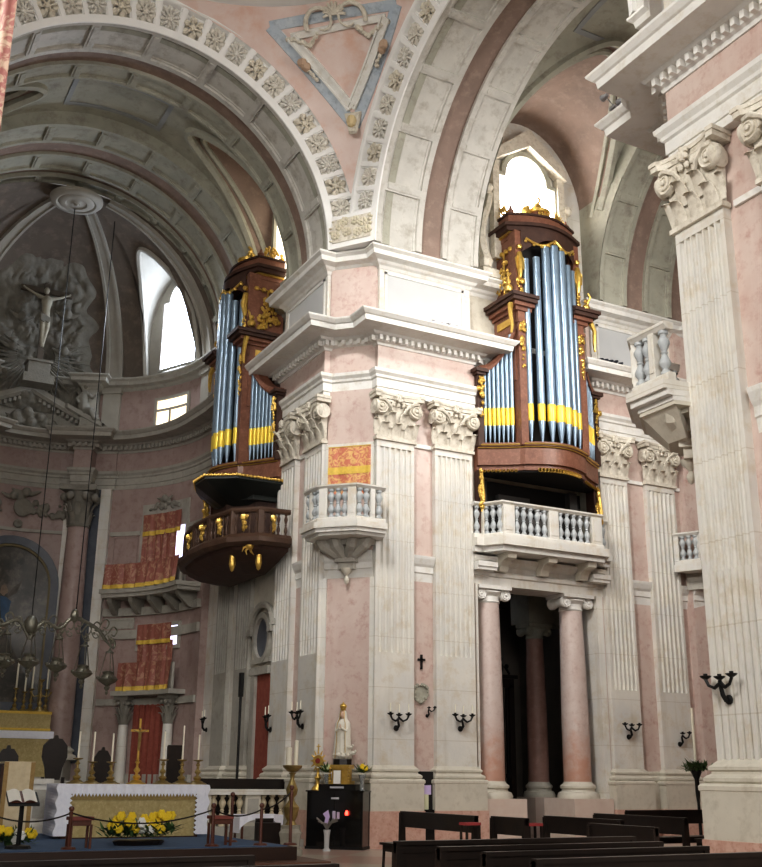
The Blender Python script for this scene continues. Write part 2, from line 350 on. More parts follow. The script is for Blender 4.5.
APp = [q2(AP(apd(a), 0)) for a in range(-60, -29, 6)]+[q2(AP(apd(-29), 0)), q2(AP(apd(-29), .55)), q2(AP(apd(-21), .55)), q2(AP(apd(-21), 0))]+[q2(AP(apd(a), 0)) for a in (-15, -9, -3, 3, 9, 15)]+[q2(AP(apd(20.5), 0)), q2(AP(apd(20.5), .55)), q2(AP(apd(28.5), .55)), q2(AP(apd(28.5), .06)), q2(AP(apd(37), .06)), q2(AP(apd(37), 0))]+[q2(AP(apd(a), 0)) for a in range(43, 89, 6)]+[q2(L1(8.1, 0)), q2(L1(5.36, 0)), q2(L1(5.36, -.3)), q2(L1(3.87, -.3))]
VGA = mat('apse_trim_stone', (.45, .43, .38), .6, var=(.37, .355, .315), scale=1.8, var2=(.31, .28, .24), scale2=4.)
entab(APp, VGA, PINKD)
# attic stage
ATT = [(-.3, 12.42), (-.02, 12.42), (-.02, 12.7), (-.06, 12.74), (-.06, 14.05), (-.3, 14.05)]
ATC = [(-.3, 14.02), (-.04, 14.02), (.0, 14.1), (.06, 14.14), (.10, 14.2), (.30, 14.24), (.32, 14.36), (.40, 14.42), (.40, 14.47), (-.3, 14.53)]
def attic(path, ma=W, mc=WL):
    trim(M().sweep(ATT, path), ma); trim(M().sweep(ATC, path), mc)
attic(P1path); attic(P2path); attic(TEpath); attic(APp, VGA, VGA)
def panel(f, s0, s1, z0, z1, d, face, edge=WL, n=1, w=.07):
    m = M(f)
    for a in ((s0, s1, z0, z0+w), (s0, s1, z1-w, z1), (s0, s0+w, z0, z1), (s1-w, s1, z0, z1)): m.box(a[0], a[1], d, d+.035, a[2], a[3], n=n)
    trim(m, edge); trim(M(f).box(s0+w, s1-w, d-.02, d+.008, z0+w, z1-w, n=n), face)
PW = mat('bright_white_panel', (.58, .585, .58), .4, var=(.53, .54, .545), scale=1.2)
CH = lambda s, d, z=0: (KX+.61+(s-d)*.7071, KY+.61-(s+d)*.7071, z)     # chamfer of the crossing pier
panel(R1, 1.2, 3.6, 12.8, 13.95, -.06, PW); panel(L1, 1.2, 3.6, 12.8, 13.95, -.06, PW)
panel(CH, -.34, .34, 12.75, 13.95, -.06, PINK, PINK, w=.09); panel(R1, 8.1, 10.5, 12.8, 13.95, -.06, PW)
trim(M(CH).box(-.55, .55, -.1, -.045, 12.5, 14.03), PINK)
# base mouldings of the wall between pedestals
BASE = [(-.2, 1.4), (.0, 1.4), (.05, 1.46), (.05, 1.54), (.0, 1.58), (.02, 1.64), (.0, 1.69), (-.2, 1.69)]
chw = [q2(L1(1.0, -.15)), q2(R1(1.0, -.15))]
trim(M().sweep(BASE, chw), WB); trim(M().sweep([(-.1, 0), (.08, 0), (.08, .77), (-.1, .77)], chw), REDB); trim(M().sweep([(-.1, .77), (.06, .77), (.06, 1.4), (-.1, 1.4)], chw), WB)
def runbase(f, s0, s1, d=-.15):
    p = [f(s0, d, 0), f(s1, d, 0)]; a, b2 = q2(p[0]), q2(p[1])
    if f in (L1, T2): a, b2 = b2, a
    trim(M().sweep(BASE, [a, b2]), WB); trim(M().sweep([(-.1, 0), (.08, 0), (.08, .77), (-.1, .77)], [a, b2]), REDB); trim(M().sweep([(-.1, .77), (.06, .77), (.06, 1.4), (-.1, 1.4)], [a, b2]), WB)
runbase(R1, 7.85, 10.9); runbase(N2, 2.0, 9); runbase(L1, 5.36, 9.1, -.12)
# impost band at mid height between pilasters
STR = [(-.2, 6.0), (.0, 6.0), (.02, 6.2), (.05, 6.22), (.05, 6.36), (.09, 6.42), (.14, 6.55), (.15, 6.62), (-.2, 6.65)]
def strband(f, s0, s1, d=-.15, ma=WL, lo=0):
    a, b2 = q2(f(s0, d, 0)), q2(f(s1, d, 0))
    if f in (L1, T2): a, b2 = b2, a
    trim(M().sweep([(o, z+lo) for o, z in STR], [a, b2]), ma)
strband(R1, 2.05, 2.65); strband(R1, 8.85, 9.55); strband(R1, 10.6, 10.95); strband(L1, 2.05, 2.65); strband(N2, 2.05, 2.65, lo=-.05); strband(N2, 3.75, 9)
trim(M().sweep(STR, chw), WL)
trim(M().sweep(STR, [TA(a, 0) for a in range(0, 60, 6)]), WL)
for f in (R1, L1, N2):
    for s0, s1 in ((2.05, 2.65),): trim(M(f).box(s0, s1, -.16, -.1, 9.36, 9.46), WL)
trim(M(R1).box(8.85, 9.55, -.16, -.1, 9.36, 9.46), WL); trim(M(R1).box(10.6, 10.9, -.16, -.1, 9.36, 9.46), WL); trim(M(N2).box(3.7, 9, -.16, -.1, 9.36, 9.46), WL)
# ------------------------------------------------------------------ pilasters
def leaf(m, u, d0, z0, h, w, out, f, lean=0.):
    def fn(a, b):
        t = b; ww = w*(1-.75*max(0, t-.35)**1.3)*(1-.15*cos(a*6*pi))*.5
        curl = out*(t**2.2); zz = z0+h*(t if t < .8 else .8+(t-.8)*.1-(t-.8)*(t-.8)*6*.35)
        side = (a-.5)*2
        return (u+side*ww+lean*t, d0+.015+curl+.05*(1-side*side)*(.4+.6*t), zz)
    m.grid(fn, 6, 6, f=f)
def volute(m, u, d, z, r, f, side=1):
    m.lathe([(r, -.05), (r*1.02, .0), (r*.86, .045), (r*.80, .03), (r*.60, .02), (r*.56, .06), (r*.42, .065), (r*.38, .04), (r*.24, .04), (r*.2, .085), (0, .10)], (u, d, z), 18, 'y', f=f)
def capital_mesh(f, s0, s1, z0, d=0, H=1.2):
    m = M(f); c = (s0+s1)/2; w = (s1-s0)/2
    # bell
    pts = [(s0+.03, d-.12, z0), (s1-.03, d-.12, z0), (s1-.03, d, z0), (s0+.03, d, z0), (s0-.03, d-.12, z0+.95), (s1+.03, d-.12, z0+.95), (s1+.03, d+.10, z0+.95), (s0-.03, d+.10, z0+.95)]
    m.add(pts, [(0, 1, 2, 3), (4, 5, 6, 7), (0, 1, 5, 4), (1, 2, 6, 5), (2, 3, 7, 6), (3, 0, 4, 7)])
    m.box(s0-.05, s1+.05, d-.12, d+.06, z0-.02, z0+.055).box(s0-.02, s1+.02, d-.12, d+.03, z0+.055, z0+.09)
    for u in (-.66, 0, .66): leaf(m, c+u*w, d, z0+.08, .42, w*.62, .17, f)
    for u in (-.36, .36): leaf(m, c+u*w, d+.04, z0+.30, .46, w*.60, .2, f)
    for sg in (-1, 1):
        e = c+sg*w
        leaf(m, e-sg*.02, d-.03, z0+.10, .5, w*.42, .13, f, sg*.09)
        m.tube([(c+sg*.10, d+.12, z0+.62), (c+sg*w*.45, d+.18, z0+.84), (c+sg*w*.8, d+.2, z0+.97), (e+sg*.04, d+.16, z0+.98)], [.03, .04, .05, .055], 6)
        volute(m, e-sg*.035, d+.14, z0+.80, .205, f)
        m.lathe([(.19, -.06), (.2, 0), (.12, .05), (.05, .07), (0, .08)], (e+sg*.06, d+.05, z0+.80), 14, 'x', f=f)
    # egg band between the volutes
    for k in range(5): m.sph((c+(k-2)*w*.26, d+.14, z0+.90), .055, 6, (1, .9, 1.2))
    m.box(c-w*.75, c+w*.75, d, d+.15, z0+.95, z0+1.0)
    # abacus with concave front
    ab = [(s0-.14, d-.14), (s1+.14, d-.14), (s1+.16, d+.25)]+[(c+w*1.05*cos(pi*k/8)*1.0, d+.25-.13*sin(pi*k/8)) for k in range(0, 9)]+[(s0-.16, d+.25)]
    m.prism(ab, z0+1.03, z0+1.12); m.prism([(c+(x-c)*1.04, y+(.02 if y > d else 0)) for x, y in ab], z0+1.12, z0+H-.01)
    for a in range(7): m.sph((c+.075*cos(a*.9)*(a > 0), d+.2, z0+1.06+.075*sin(a*.9)*(a > 0)), .055, 6)
    return m
def shaft_mesh(f, s0, s1, z0, z1, zfl, nf=7, cable=False):
    m = M(f); w = s1-s0; e = .06; p = (w-2*e)/nf; g = p*.36
    def sec(depth):
        q = [(s0, -.15), (s0, 0)]
        for k in range(nf):
            c = s0+e+p*(k+.5)
            for j in range(6): a = pi*j/5; q.append((c-g*cos(a), -depth*sin(a)))
        return q+[(s1, 0), (s1, -.15)]
    if cable:
        q = [(s0, -.15), (s0, 0)]
        for k in range(nf): c = s0+e+p*(k+.5); q += [(c-.026, 0), (c-.012, -.045), (c+.012, -.045), (c+.026, 0)]
        m.prism(q+[(s1, 0), (s1, -.15)], z0, zfl); m.prism([(s0-.0, -.15), (s1, -.15), (s1, -.012), (s0, -.012)], z0, z0+.01)
    else: m.prism([(s0, -.15), (s0, 0), (s1, 0), (s1, -.15)], z0, zfl)
    m.prism(sec(.065), zfl, z1-.16); m.prism([(s0, -.15), (s0, 0), (s1, 0), (s1, -.15)], z1-.16, z1)
    return m
def rev(f): return f in (L1, T2)
def U(f, s0, s1, d=0):
    p = [q2(f(s0, -.15)), q2(f(s0, d)), q2(f(s1, d)), q2(f(s1, -.15))]
    return p[::-1] if rev(f) else p
def pilaster(f, s0, s1, label, zfl=4.25, cable=False, nf=7, capmat=CAP, sh=W):
    t = thing('pilaster', label, 'pilaster', f((s0+s1)/2, -.05, 0), 'tall fluted marble pilasters')
    pth = U(f, s0, s1)
    M(f).box(s0-.18, s1+.18, -.16, .2, 0, .77).build('footing', REDB, t)
    m = M(f).box(s0-.16, s1+.16, -.16, .18, .77, 1.36)
    m.sweep([(.0, 1.34), (.165, 1.34), (.19, 1.37), (.19, 1.42), (.165, 1.45), (.0, 1.47)], pth); m.build('pedestal', WB, t)
    m = M().sweep([(-.02, 1.45), (.11, 1.45), (.14, 1.48), (.14, 1.52), (.11, 1.55), (.07, 1.57), (.06, 1.60), (.09, 1.62), (.09, 1.66), (.05, 1.69), (.02, 1.72), (-.02, 1.76)], pth); m.build('base', WB, t)
    shaft_mesh(f, s0, s1, 1.68, 9.38, zfl, nf, cable).build('shaft', sh, t)
    capital_mesh(f, s0, s1, 9.4).build('capital', capmat, t, smooth=True)
    return t
pilaster(R1, 1.0, 2.05, 'fluted marble pilaster on the crossing pier, right of the damask cloth', nf=6)
pilaster(R1, 2.66, 3.76, 'fluted marble pilaster immediately left of the right organ and its marble balcony', nf=7)
pilaster(R1, 7.92, 8.86, 'fluted marble pilaster immediately right of the right organ', zfl=3.7, nf=6)
pilaster(R1, 9.56, 10.6, 'fluted marble pilaster second to the right of the right organ', zfl=3.7, nf=6)
pilaster(L1, 1.0, 2.05, 'fluted marble pilaster left of the small balcony with damask cloth on the crossing pier', nf=6)
pilaster(L1, 2.66, 3.76, 'leftmost marble pilaster of the crossing pier, beside the left organ', nf=6)
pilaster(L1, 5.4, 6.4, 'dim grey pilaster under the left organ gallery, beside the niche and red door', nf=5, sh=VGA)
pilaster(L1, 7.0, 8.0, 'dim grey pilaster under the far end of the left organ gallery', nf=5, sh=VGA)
pilaster(N2, .96, 1.94, 'large fluted pilaster on the near pier at the right edge, with candle bracket', zfl=4.2, cable=True, nf=7)
pilaster(N2, 2.66, 3.76, 'pilaster cut off by the right edge of the photo, only its capital showing', zfl=4.2, cable=True, nf=7)
# ------------------------------------------------------------------ vaults and arches
VRt = lambda s, r, th, zs=ZS: (KX+s, YC+r*cos(th), zs+r*sin(th))
VLt = lambda s, r, th, zs=ZS: (XC+r*cos(th), KY+s, zs+r*sin(th))
CN = [0]
def ceil(m, material, smooth=True):
    CN[0] += 1; return struct(m.build('ceiling_%d' % CN[0], material, smooth=smooth))
def arc_profile(V, prof, n=72, t0=0, t1=pi, zs=ZS, closed=True):
    m = M(); k = len(prof); pts = []; fs = []
    for i in range(n+1):
        th = t0+(t1-t0)*i/n; pts += [V(s, r, th, zs) for s, r in prof]
    for i in range(n):
        for j in range(k if closed else k-1): fs.append((i*k+j, i*k+(j+1) % k, (i+1)*k+(j+1) % k, (i+1)*k+j))
    if closed: fs += [tuple(range(k)), tuple(n*k+j for j in range(k))]
    return m.add(pts, fs, ident)
def arc_block(m, V, s0, s1, ra, rb, ta, tb, zs=ZS, n=2):
    pts = []; fs = []
    for i in range(n+1):
        t = ta+(tb-ta)*i/n; pts += [V(s0, ra, t, zs), V(s1, ra, t, zs), V(s1, rb, t, zs), V(s0, rb, t, zs)]
    for i in range(n):
        for j in range(4): fs.append((4*i+j, 4*i+(j+1) % 4, 4*i+4+(j+1) % 4, 4*i+4+j))
    fs += [(0, 1, 2, 3), (4*n, 4*n+1, 4*n+2, 4*n+3)]
    m.add(pts, fs, ident)
def rib_band(V, s0, s1, RR=R, zs=ZS, np_=10, ma=VG):
    b = .2*(s1-s0)/1.2
    m = arc_profile(V, [(s0, RR+.75), (s0, RR), (s0+b*.7, RR), (s0+b*.8, RR+.05), (s0+b, RR+.05), (s0+b*1.1, RR+.07), (s1-b*1.1, RR+.07), (s1-b, RR+.05), (s1-b*.8, RR+.05), (s1-b*.7, RR), (s1, RR), (s1, RR+.75)], zs=zs)
    for k in range(1, np_):
        t = pi*k/np_; arc_block(m, V, s0+b*.7, s1-b*.7, RR-.0, RR+.2, t-.024, t+.024, zs); arc_block(m, V, s0+b, s1-b, RR-.02, RR+.2, t-.012, t+.012, zs)
    ceil(m, ma, False)
def red_band(V, s0, s1, RR=R, zs=ZS):
    ceil(arc_profile(V, [(s0-.02, RR+.1), (s1+.02, RR+.1), (s1+.02, RR+.3), (s0-.02, RR+.3)], zs=zs), VR)
RIBW = mat('rib_marble', (.63, .61, .56), .55, var=(.52, .505, .465), scale=1.5, var2=(.36, .33, .28), scale2=2.6, bump=.15)
rib_band(VRt, .66, 2.03, ma=RIBW); red_band(VRt, 2.03, 2.66); rib_band(VRt, 2.66, 3.78, ma=RIBW)
rib_band(VRt, 7.9, 8.9); red_band(VRt, 8.9, 9.55); rib_band(VRt, 9.55, 10.6); red_band(VRt, 10.6, 11.1)
rib_band(VLt, .66, 2.0, ma=RIBW); red_band(VLt, 2.0, 2.55); rib_band(VLt, 2.55, 3.3)
rib_band(VLt, 5.6, 6.7, zs=14.45); red_band(VLt, 6.7, 7.4, zs=14.45); rib_band(VLt, 7.4, 8.4, zs=14.45); red_band(VLt, 8.4, 8.7, zs=14.45); rib_band(VLt, 8.7, 9.15, zs=14.4, np_=12)
def bay(V, sa, sb, Rb, zb, zsp, rise, wall, both, cup):
    c, w = (sa+sb)/2, (sb-sa)/2; n = 28
    zl = lambda s: zsp+rise*sqrt(max(0, 1-((s-c)/w)**2))
    t0 = lambda s: math.asin(min(.999, max(0, (zl(s)-zb)/Rb)))
    S = lambda u: c-w*cos(u*pi)
    m = M().grid(lambda u, v: V(S(u), Rb, t0(S(u))+((pi-t0(S(u)) if both else pi)-t0(S(u)))*v, zb), n, 30)
    ceil(m, VG)
    for sd in ((1, -1) if both else (1,)):
        def lun(u, v):
            s = S(u); rr = wall+(Rb*cos(t0(s))-wall)*v; p = V(s, rr*sd, 0, zl(s)); return p
        ceil(M().grid(lun, n, 8), cup)
        ceil(M().grid(lambda u, v: V(S(u), wall*sd, 0, ZS+(zl(S(u))-ZS)*v), n, 4), W if sd > 0 else VG, False)
        rim = [V(S(u/40), (Rb-.02)*cos(t0(S(u/40)))*sd, 0, zb+(Rb-.02)*sin(t0(S(u/40)))) for u in range(41)]
        m = M().tube(rim, .14, 6)
        rim2 = [Vector(p)+Vector((Vector(V(c, Rb*cos(t0(c))*sd, 0, 0))-Vector(V(c, wall*sd, 0, 0)))).normalized()*-.45+Vector((0, 0, -.03)) for p in rim]
        m.tube(rim2, .09, 6); ceil(m, VG)
    for s in (sa+.03, sb-.03):
        for sd in ((1, -1) if both else (1,)):
            def side(u, v, s=s, sd=sd):
                z = ZS+(zsp+.6-ZS)*v; i = sqrt(max(.1, R*R-(z-ZS)**2)); return V(s, (i+(wall+.1-i)*u)*sd, 0, z)
            ceil(M().grid(side, 3, 6), VG, False)
    return zl
bay(VRt, 3.78, 7.9, 5.15, 14.9, 17.2, 2.72, KY+.24-YC, False, VR)
bay(VLt, 3.3, 5.6, 5.0, 14.75, 16.0, 3.3, 5.3, True, VR)
def crown_panel(V, sa, sb, Rb, zb, ta, tb):
    m = M()
    for a in ((sa, sa+.14, ta, tb), (sb-.14, sb, ta, tb)): arc_block(m, V, a[0], a[1], Rb-.03, Rb+.1, a[2], a[3], zb, 14)
    for t in (ta, tb): arc_block(m, V, sa, sb, Rb-.03, Rb+.1, t-.014, t+.014, zb)
    ceil(m, VB)
crown_panel(VRt, 4.5, 7.2, 5.15, 14.9, 1.32, 1.8); crown_panel(VLt, 3.7, 5.2, 5.0, 14.75, 1.3, 1.84)
# transept half dome
ceil(M().grid(lambda u, v: (TX+TR*cos(v*pi/2)*sin(u*pi), TY+TR*cos(v*pi/2)*cos(u*pi), 14.4+TR*sin(v*pi/2)), 32, 14), VG)
# coffered crossing arches
RING = [(.66, R+.1), (.66, R-.03), (.62, R-.03), (.62, R+.14), (.78, R+.16), (.78, R+.74), (.65, R+.76), (.61, R+.79), (.61, R+.86), (.66, R+.92), (.98, R+.92), (.98, R+.1)]
RW = mat('bright_arch_marble', (.87, .86, .84), .45, var=(.81, .80, .775), scale=1.6)
SPL = .38
def splay(V): return lambda s, r, th, zs=ZS: V(s-SPL*(r-R), r, th, zs)
VLs, VRs = splay(VLt), splay(VRt)
T0 = radians(13.6); DT = radians(6.75)
for V, t1 in ((VLs, pi), (VRs, pi)):
    m = arc_profile(V, RING, n=90)
    k = -.62
    th = T0-DT*.5
    while th < t1-.1:
        arc_block(m, V, .67, .8, R+.12, R+.77, th-.017, th+.017); arc_block(m, V, .635, .8, R+.13, R+.76, th-.010, th+.010); th += DT
    trim(m, RW)
# infill above the arches and behind the ring
for V in (VLt, VRt): trim(arc_profile(V, [(.9, R+.05), (.9, R+1.9), (1.1, R+1.9), (1.1, R+.05)], n=60), VG)
# rosettes: one carved flower, copied round both arches
def rosette_mesh(kind):
    m = M(); rnd = random.Random(kind+3)
    np_ = (8, 6, 10)[kind]
    for k in range(np_):
        a = 2*pi*k/np_; rr = .135
        m.sph((rr*cos(a), rr*sin(a), .03), .072 if kind != 2 else .055, 6, (1, 1, .75))
        if kind != 1: m.sph((.19*cos(a+.3), .19*sin(a+.3), .015), .045, 6, (1, 1, .6))
        m.tube([(.05*cos(a+.2), .05*sin(a+.2), .06), (.12*cos(a+.25), .12*sin(a+.25), .1), (.21*cos(a+.1), .21*sin(a+.1), .03)], [.02, .028, .012], 5)
    m.sph((0, 0, .06), .065, 8, (1, 1, .8))
    for k in range(5): m.sph((.045*cos(k*1.26), .045*sin(k*1.26), .1), .022, 5)
    return m
RSM = []
for k in range(3):
    o = rosette_mesh(k).build('carved_rosette', mat('rosette_stone_%d' % k, ((.78, .75, .69), (.76, .70, .58), (.79, .78, .75))[k], .7, var=(.62, .58, .50), scale=14., bump=.2), smooth=True); RSM.append(o)
first = set()
def place_rosette(V, th, k, label, nx):
    p = Vector(V(.775, R+.45, th)); kk = (k*7+nx*2) % 3
    rad = (Vector(V(0, R+1, th))-Vector(V(0, R, th))).normalized(); tng = (Vector(V(0, R, th+.01))-Vector(V(0, R, th-.01))).normalized(); nrm = rad.cross(tng); s0 = Vector(V(-1, R, th))-Vector(V(0, R, th))
    if nrm.dot(s0) < 0: nrm = -nrm
    tng = rad.cross(nrm)
    mt = Matrix(((tng.x, rad.x, nrm.x), (tng.y, rad.y, nrm.y), (tng.z, rad.z, nrm.z)))
    o = RSM[kk] if kk not in first else RSM[kk].copy()
    if kk in first: COL.objects.link(o)
    first.add(kk)
    o.matrix_world = Matrix.Translation(p) @ mt.to_4x4() @ Matrix.Rotation(k*.7, 4, 'Z') @ Matrix.Scale(1.5, 4)
    tag(o, label, 'rosette', 'carved rosettes in the arch coffers')
for k in range(19): place_rosette(VLs, T0+DT*k, k, 'carved stone rosette in the left arch, %s from the arch foot' % ORD[k], 0)
for k in range(9): place_rosette(VRs, T0+DT*k, k, 'carved stone rosette in the right arch, %s from the arch foot' % ORD[k], 1)
# pendentive
SC = Vector((5.8, 17.27, ZS)); SR = 7.88
def pend(u, v):
    z = 16.14+4.25*v; rho = sqrt(SR*SR-(z-ZS)**2)
    a = math.acos(min(1, 5.49/rho)); b2 = math.asin(min(1, 5.46/rho)); ph = a+(b2-a)*u
    return (SC.x+rho*sin(ph), SC.y+rho*cos(ph), z)
PINKB = mat('pendentive_pink_marble', (.71, .54, .485), .45, var=(.77, .64, .59), scale=1.6, var2=(.68, .43, .33), scale2=1.1)
trim(M().grid(pend, 24, 24), PINKB, True)
def sstrip(m, a, b2, w, off, th=.06, n=12, shift=0.):
    a, b2 = Vector(a), Vector(b2); pts = []; fs = []
    for i in range(n+1):
        p = (a.lerp(b2, i/n)-SC).normalized(); t = (b2-a).normalized(); sd = p.cross(t).normalized()
        c = SC+p*(SR-off)+sd*shift
        for x, y in ((-w/2, th), (w/2, th), (w/2*.8, 0), (-w/2*.8, 0)): pts.append(tuple(c+sd*x+p*y))
    for i in range(n):
        for j in range(4): fs.append((4*i+j, 4*i+(j+1) % 4, 4*i+4+(j+1) % 4, 4*i+4+j))
    fs += [(0, 1, 2, 3), (4*n, 4*n+1, 4*n+2, 4*n+3)]; m.add(pts, fs, ident)
TL, TP, TRr = (8.53, 22.2, 19.97), (11.04, 22.2, 17.8), (10.94, 19.8, 19.9)
m = M(); sstrip(m, TL, TP, .34, .03); sstrip(m, TP, TRr, .34, .03); sstrip(m, TL, TRr, .30, .03); trim(m, BLUE)
IL, IP, IR = (9.08, 22.08, 19.77), (10.86, 22.04, 18.2), (10.87, 20.2, 19.78)
m = M(); sstrip(m, IL, IP, .26, .08, .08); sstrip(m, IP, IR, .26, .08, .08); sstrip(m, IL, IR, .2, .08, .08)
for sh in (-.1, .1): sstrip(m, IL, IP, .06, .13, .06, shift=sh); sstrip(m, IP, IR, .06, .13, .06, shift=sh)
trim(m, WL)
def onS(p, off=0.): q = (Vector(p)-SC).normalized(); return SC+q*(SR-off), q
def garland(m, pts, r=.05, n=14):
    P = [Vector(p) for p in pts]
    for i in range(n):
        t = i/(n-1)*(len(P)-1); j = min(int(t), len(P)-2); c = P[j].lerp(P[j+1], t-j)
        m.sph(c+Vector((random.uniform(-.02, .02), random.uniform(-.02, .02), random.uniform(-.02, .02))), r*random.uniform(.7, 1.3), 6)
t = thing('shell_ornament', 'carved shell with two scrolls and garlands at the top of the pink pendentive panel', 'ornament', onS((9.95, 21.15, 20.25))[0])
c, q = onS((9.95, 21.15, 20.15), .15); ta = (Vector(TRr)-Vector(TL)).normalized(); up = ta.cross(q); up = up if up.z > 0 else -up
m = M()
for k in range(9):
    a = pi*k/8; m.tube([c+up*.05, c+ta*cos(a)*.22+up*(.05+.22*sin(a)), c+ta*cos(a)*.3+up*(.02+.34*sin(a))-q*.03], [.02, .045, .03], 6)
m.build('shell', CAP, t, smooth=True)
for sg in (-1, 1):
    pts = [c+ta*sg*(.38+.42*cos(a)*(1-a/9))*1.0+up*(.12+.42*sin(a)*(1-a/9)-.2) for a in [i*.35 for i in range(-1, 16)]]
    M().tube(pts, [.07*(1-i/22) for i in range(len(pts))], 6).build('scroll', CAP, t, smooth=True)
    m = M(); garland(m, [c+ta*sg*.55-up*.35, c+ta*sg*.8-up*.62, c+ta*sg*1.05-up*.45, c+ta*sg*1.35-up*.34], .065, 20); m.build('garland', CAP, t, smooth=True)
t = thing('drop_ornament', 'small carved bracket at the lower point of the pendentive frame', 'ornament', onS((11.04, 22.2, 17.85))[0])
c, q = onS((11.04, 22.18, 17.9), .12); sd = Vector((.7, -.7, 0))
m = M(); m.add([tuple(c+sd*x+Vector((0, 0, z))-q*y) for x, z, y in ((-.26, .3, 0), (.26, .3, 0), (.1, -.36, 0), (-.1, -.36, 0), (-.2, .25, .12), (.2, .25, .12), (.08, -.3, .12), (-.08, -.3, .12))], [(0, 1, 2, 3), (4, 5, 6, 7), (0, 1, 5, 4), (1, 2, 6, 5), (2, 3, 7, 6), (3, 0, 4, 7)])
m.build('bracket', CAP, t); m = M(); m.sph(c-q*.15, .14, 8, (1, 1, 1.3)); m.build('fruit', mat('ochre_stone', (.6, .48, .28), .6), t, smooth=True)
for pts, nm in ((((9.5, 22.28, 19.3), (9.97, 22.27, 18.88)), 'left'), (((11.07, 20.55, 19.32), (11.05, 21.0, 18.9)), 'right')):
    t = thing('fruit_garland', 'carved fruit garland hanging on the %s bar of the pendentive frame' % nm, 'ornament', pts[0])
    a, b2 = onS(pts[0], .18)[0], onS(pts[1], .14)[0]
    m = M(); garland(m, [a, a.lerp(b2, .3)], .10, 7); m.build('fruit', mat('garland_stone_'+nm, (.50, .36, .26), .7), t, smooth=True); m = M(); garland(m, [a.lerp(b2, .3), b2], .05, 12); m.build('leaves', CAP, t, smooth=True)
# dome ring
m = M().lathe([(5.7, 20.32), (5.40, 20.33), (5.36, 20.43), (5.28, 20.45), (5.26, 20.60), (5.16, 20.64), (5.10, 20.74), (5.10, 20.9), (5.7, 21.0)], (SC.x, SC.y, 0), 96); trim(m, RW, True)
# foot of the pendentive: panel with carved flowers
FT = lambda s, d, z=0: (KX+.30+(s-d)*.7071, KY+.16-(s+d)*.7071, z)
trim(M().prism([(XC+R, KY+.62), (KX+.62, YC+R), (KX+1.2, YC+R+.4), (KX+1.2, KY+1.2), (XC+R+.3, KY+1.2)], 14.5, 15.42), RW)
c0 = Vector(((XC+R+KX+.62)/2, (KY+.62+YC+R)/2, 15.0)); sv = Vector((KX+.62-XC-R, YC+R-KY-.62, 0)); hw = sv.length/2; sv.normalize(); nv = Vector((sv.y, -sv.x, 0))
nv = nv if nv.x < 0 else -nv
PF = lambda s, d, z=0: tuple(c0+sv*s+nv*d+Vector((0, 0, z)))
t = thing('flower_relief', 'carved panel of flowers at the foot of the two arches above the pier', 'relief', PF(0, 0, 0))
M(PF).box(-hw*.86, hw*.86, 0, .03, -.36, .30).build('back_panel', CAP, t)
m = M(PF); rnd = random.Random(5)
for cx, cz in ((-.33, .08), (.33, .08), (-.12, -.12), (.12, .16), (-.45, -.16), (.45, -.16), (.2, -.18), (-.2, .2)):
    for k in range(7):
        a = k*.9; m.sph((cx+.09*cos(a), .05, cz+.08*sin(a)), .05, 6)
    m.sph((cx, .09, cz), .05, 6)
for k in range(26): x = rnd.uniform(-.6, .6); m.sph((x, .04, rnd.uniform(-.32, .26)), rnd.uniform(.03, .06), 5, (1.4, 1, .8))
m.build('flowers', mat('cream_flower_stone', (.72, .66, .50), .7, var=(.55, .50, .40), scale=16.), t, smooth=True)
# ------------------------------------------------------------------ windows
WN = [0]
def wind(m_frame, fmat, m_pane, pmat):
    WN[0] += 1
    e = bpy.data.objects.new('window_%d' % WN[0], None); COL.objects.link(e); e['kind'] = 'structure'
    if m_frame: m_frame.build('window_frame', fmat, e)
    m_pane.build('pane', pmat, e); return e
def archpoly(c, w, z0, zs_, n=12, tri=False):
    P = [(c-w, z0), (c+w, z0), (c+w, zs_)]
    if tri: P += [(c+w*.72, zs_+.02)]; ww = w*.72
    else: ww = w
    P += [(c+ww*cos(pi*k/n), zs_+.02*tri+ww*1.15*sin(pi*k/n)) for k in range(1, n)]
    if tri: P += [(c-w*.72, zs_+.02)]
    return P+[(c-w, zs_)]
def archwin(f, c, w, z0, zs_, d, pm, fm, tri=False, fr=.14, dp=.1):
    P = archpoly(c, w, z0, zs_, tri=tri); m = M(f); g = M(f)
    g.add([(x, d, z) for x, z in P], [tuple(range(len(P)))])
    cx, cz = c, (z0+zs_)/2
    n = len(P); pts = []; fs = []
    for x, z in P:
        dx = x-c; ox = x+fr*(1 if dx > 0 else -1)*min(1, abs(dx)/w*1.3); oz = z+(fr if z > cz else -fr)*(1-.4*abs(dx)/w)
        pts += [(x, d-.02, z), (x, d+dp, z), (ox, d+dp, oz), (ox, d-.02, oz)]
    for i in range(n):
        k, l = 4*i, 4*((i+1) % n)
        for j in range(4): fs.append((k+j, k+(j+1) % 4, l+(j+1) % 4, l+j))
    m.add(pts, fs); return wind(m, fm, g, pm)
archwin(R1, 5.84, 1.0, 15.35, 17.9, -.20, SKY, VG, tri=True, fr=.16, dp=.14)
m = M(R1)   # gabled hood, side pilasters and scroll consoles of the transept window
m.prism([(4.55, 18.2), (5.84, 19.0), (7.13, 18.2), (7.13, 18.5), (5.84, 19.55), (4.55, 18.5)], -.18, .16, f=lambda s, z, d: R1(s, d, z))
for s in (4.62, 6.9): m.box(s, s+.22, -.2, .02, 15.2, 18.3)
for sg in (-1, 1):
    pts = [(5.84+sg*(1.45+.16*sin(z*2.2)), -.05, 15.1+z) for z in [k*.14 for k in range(16)]]
    m.tube(pts, [.14-.004*k for k in range(16)], 6); m.sph((5.84+sg*1.5, -.05, 15.0), .22, 8); m.sph((5.84+sg*1.38, -.02, 17.3), .16, 8)
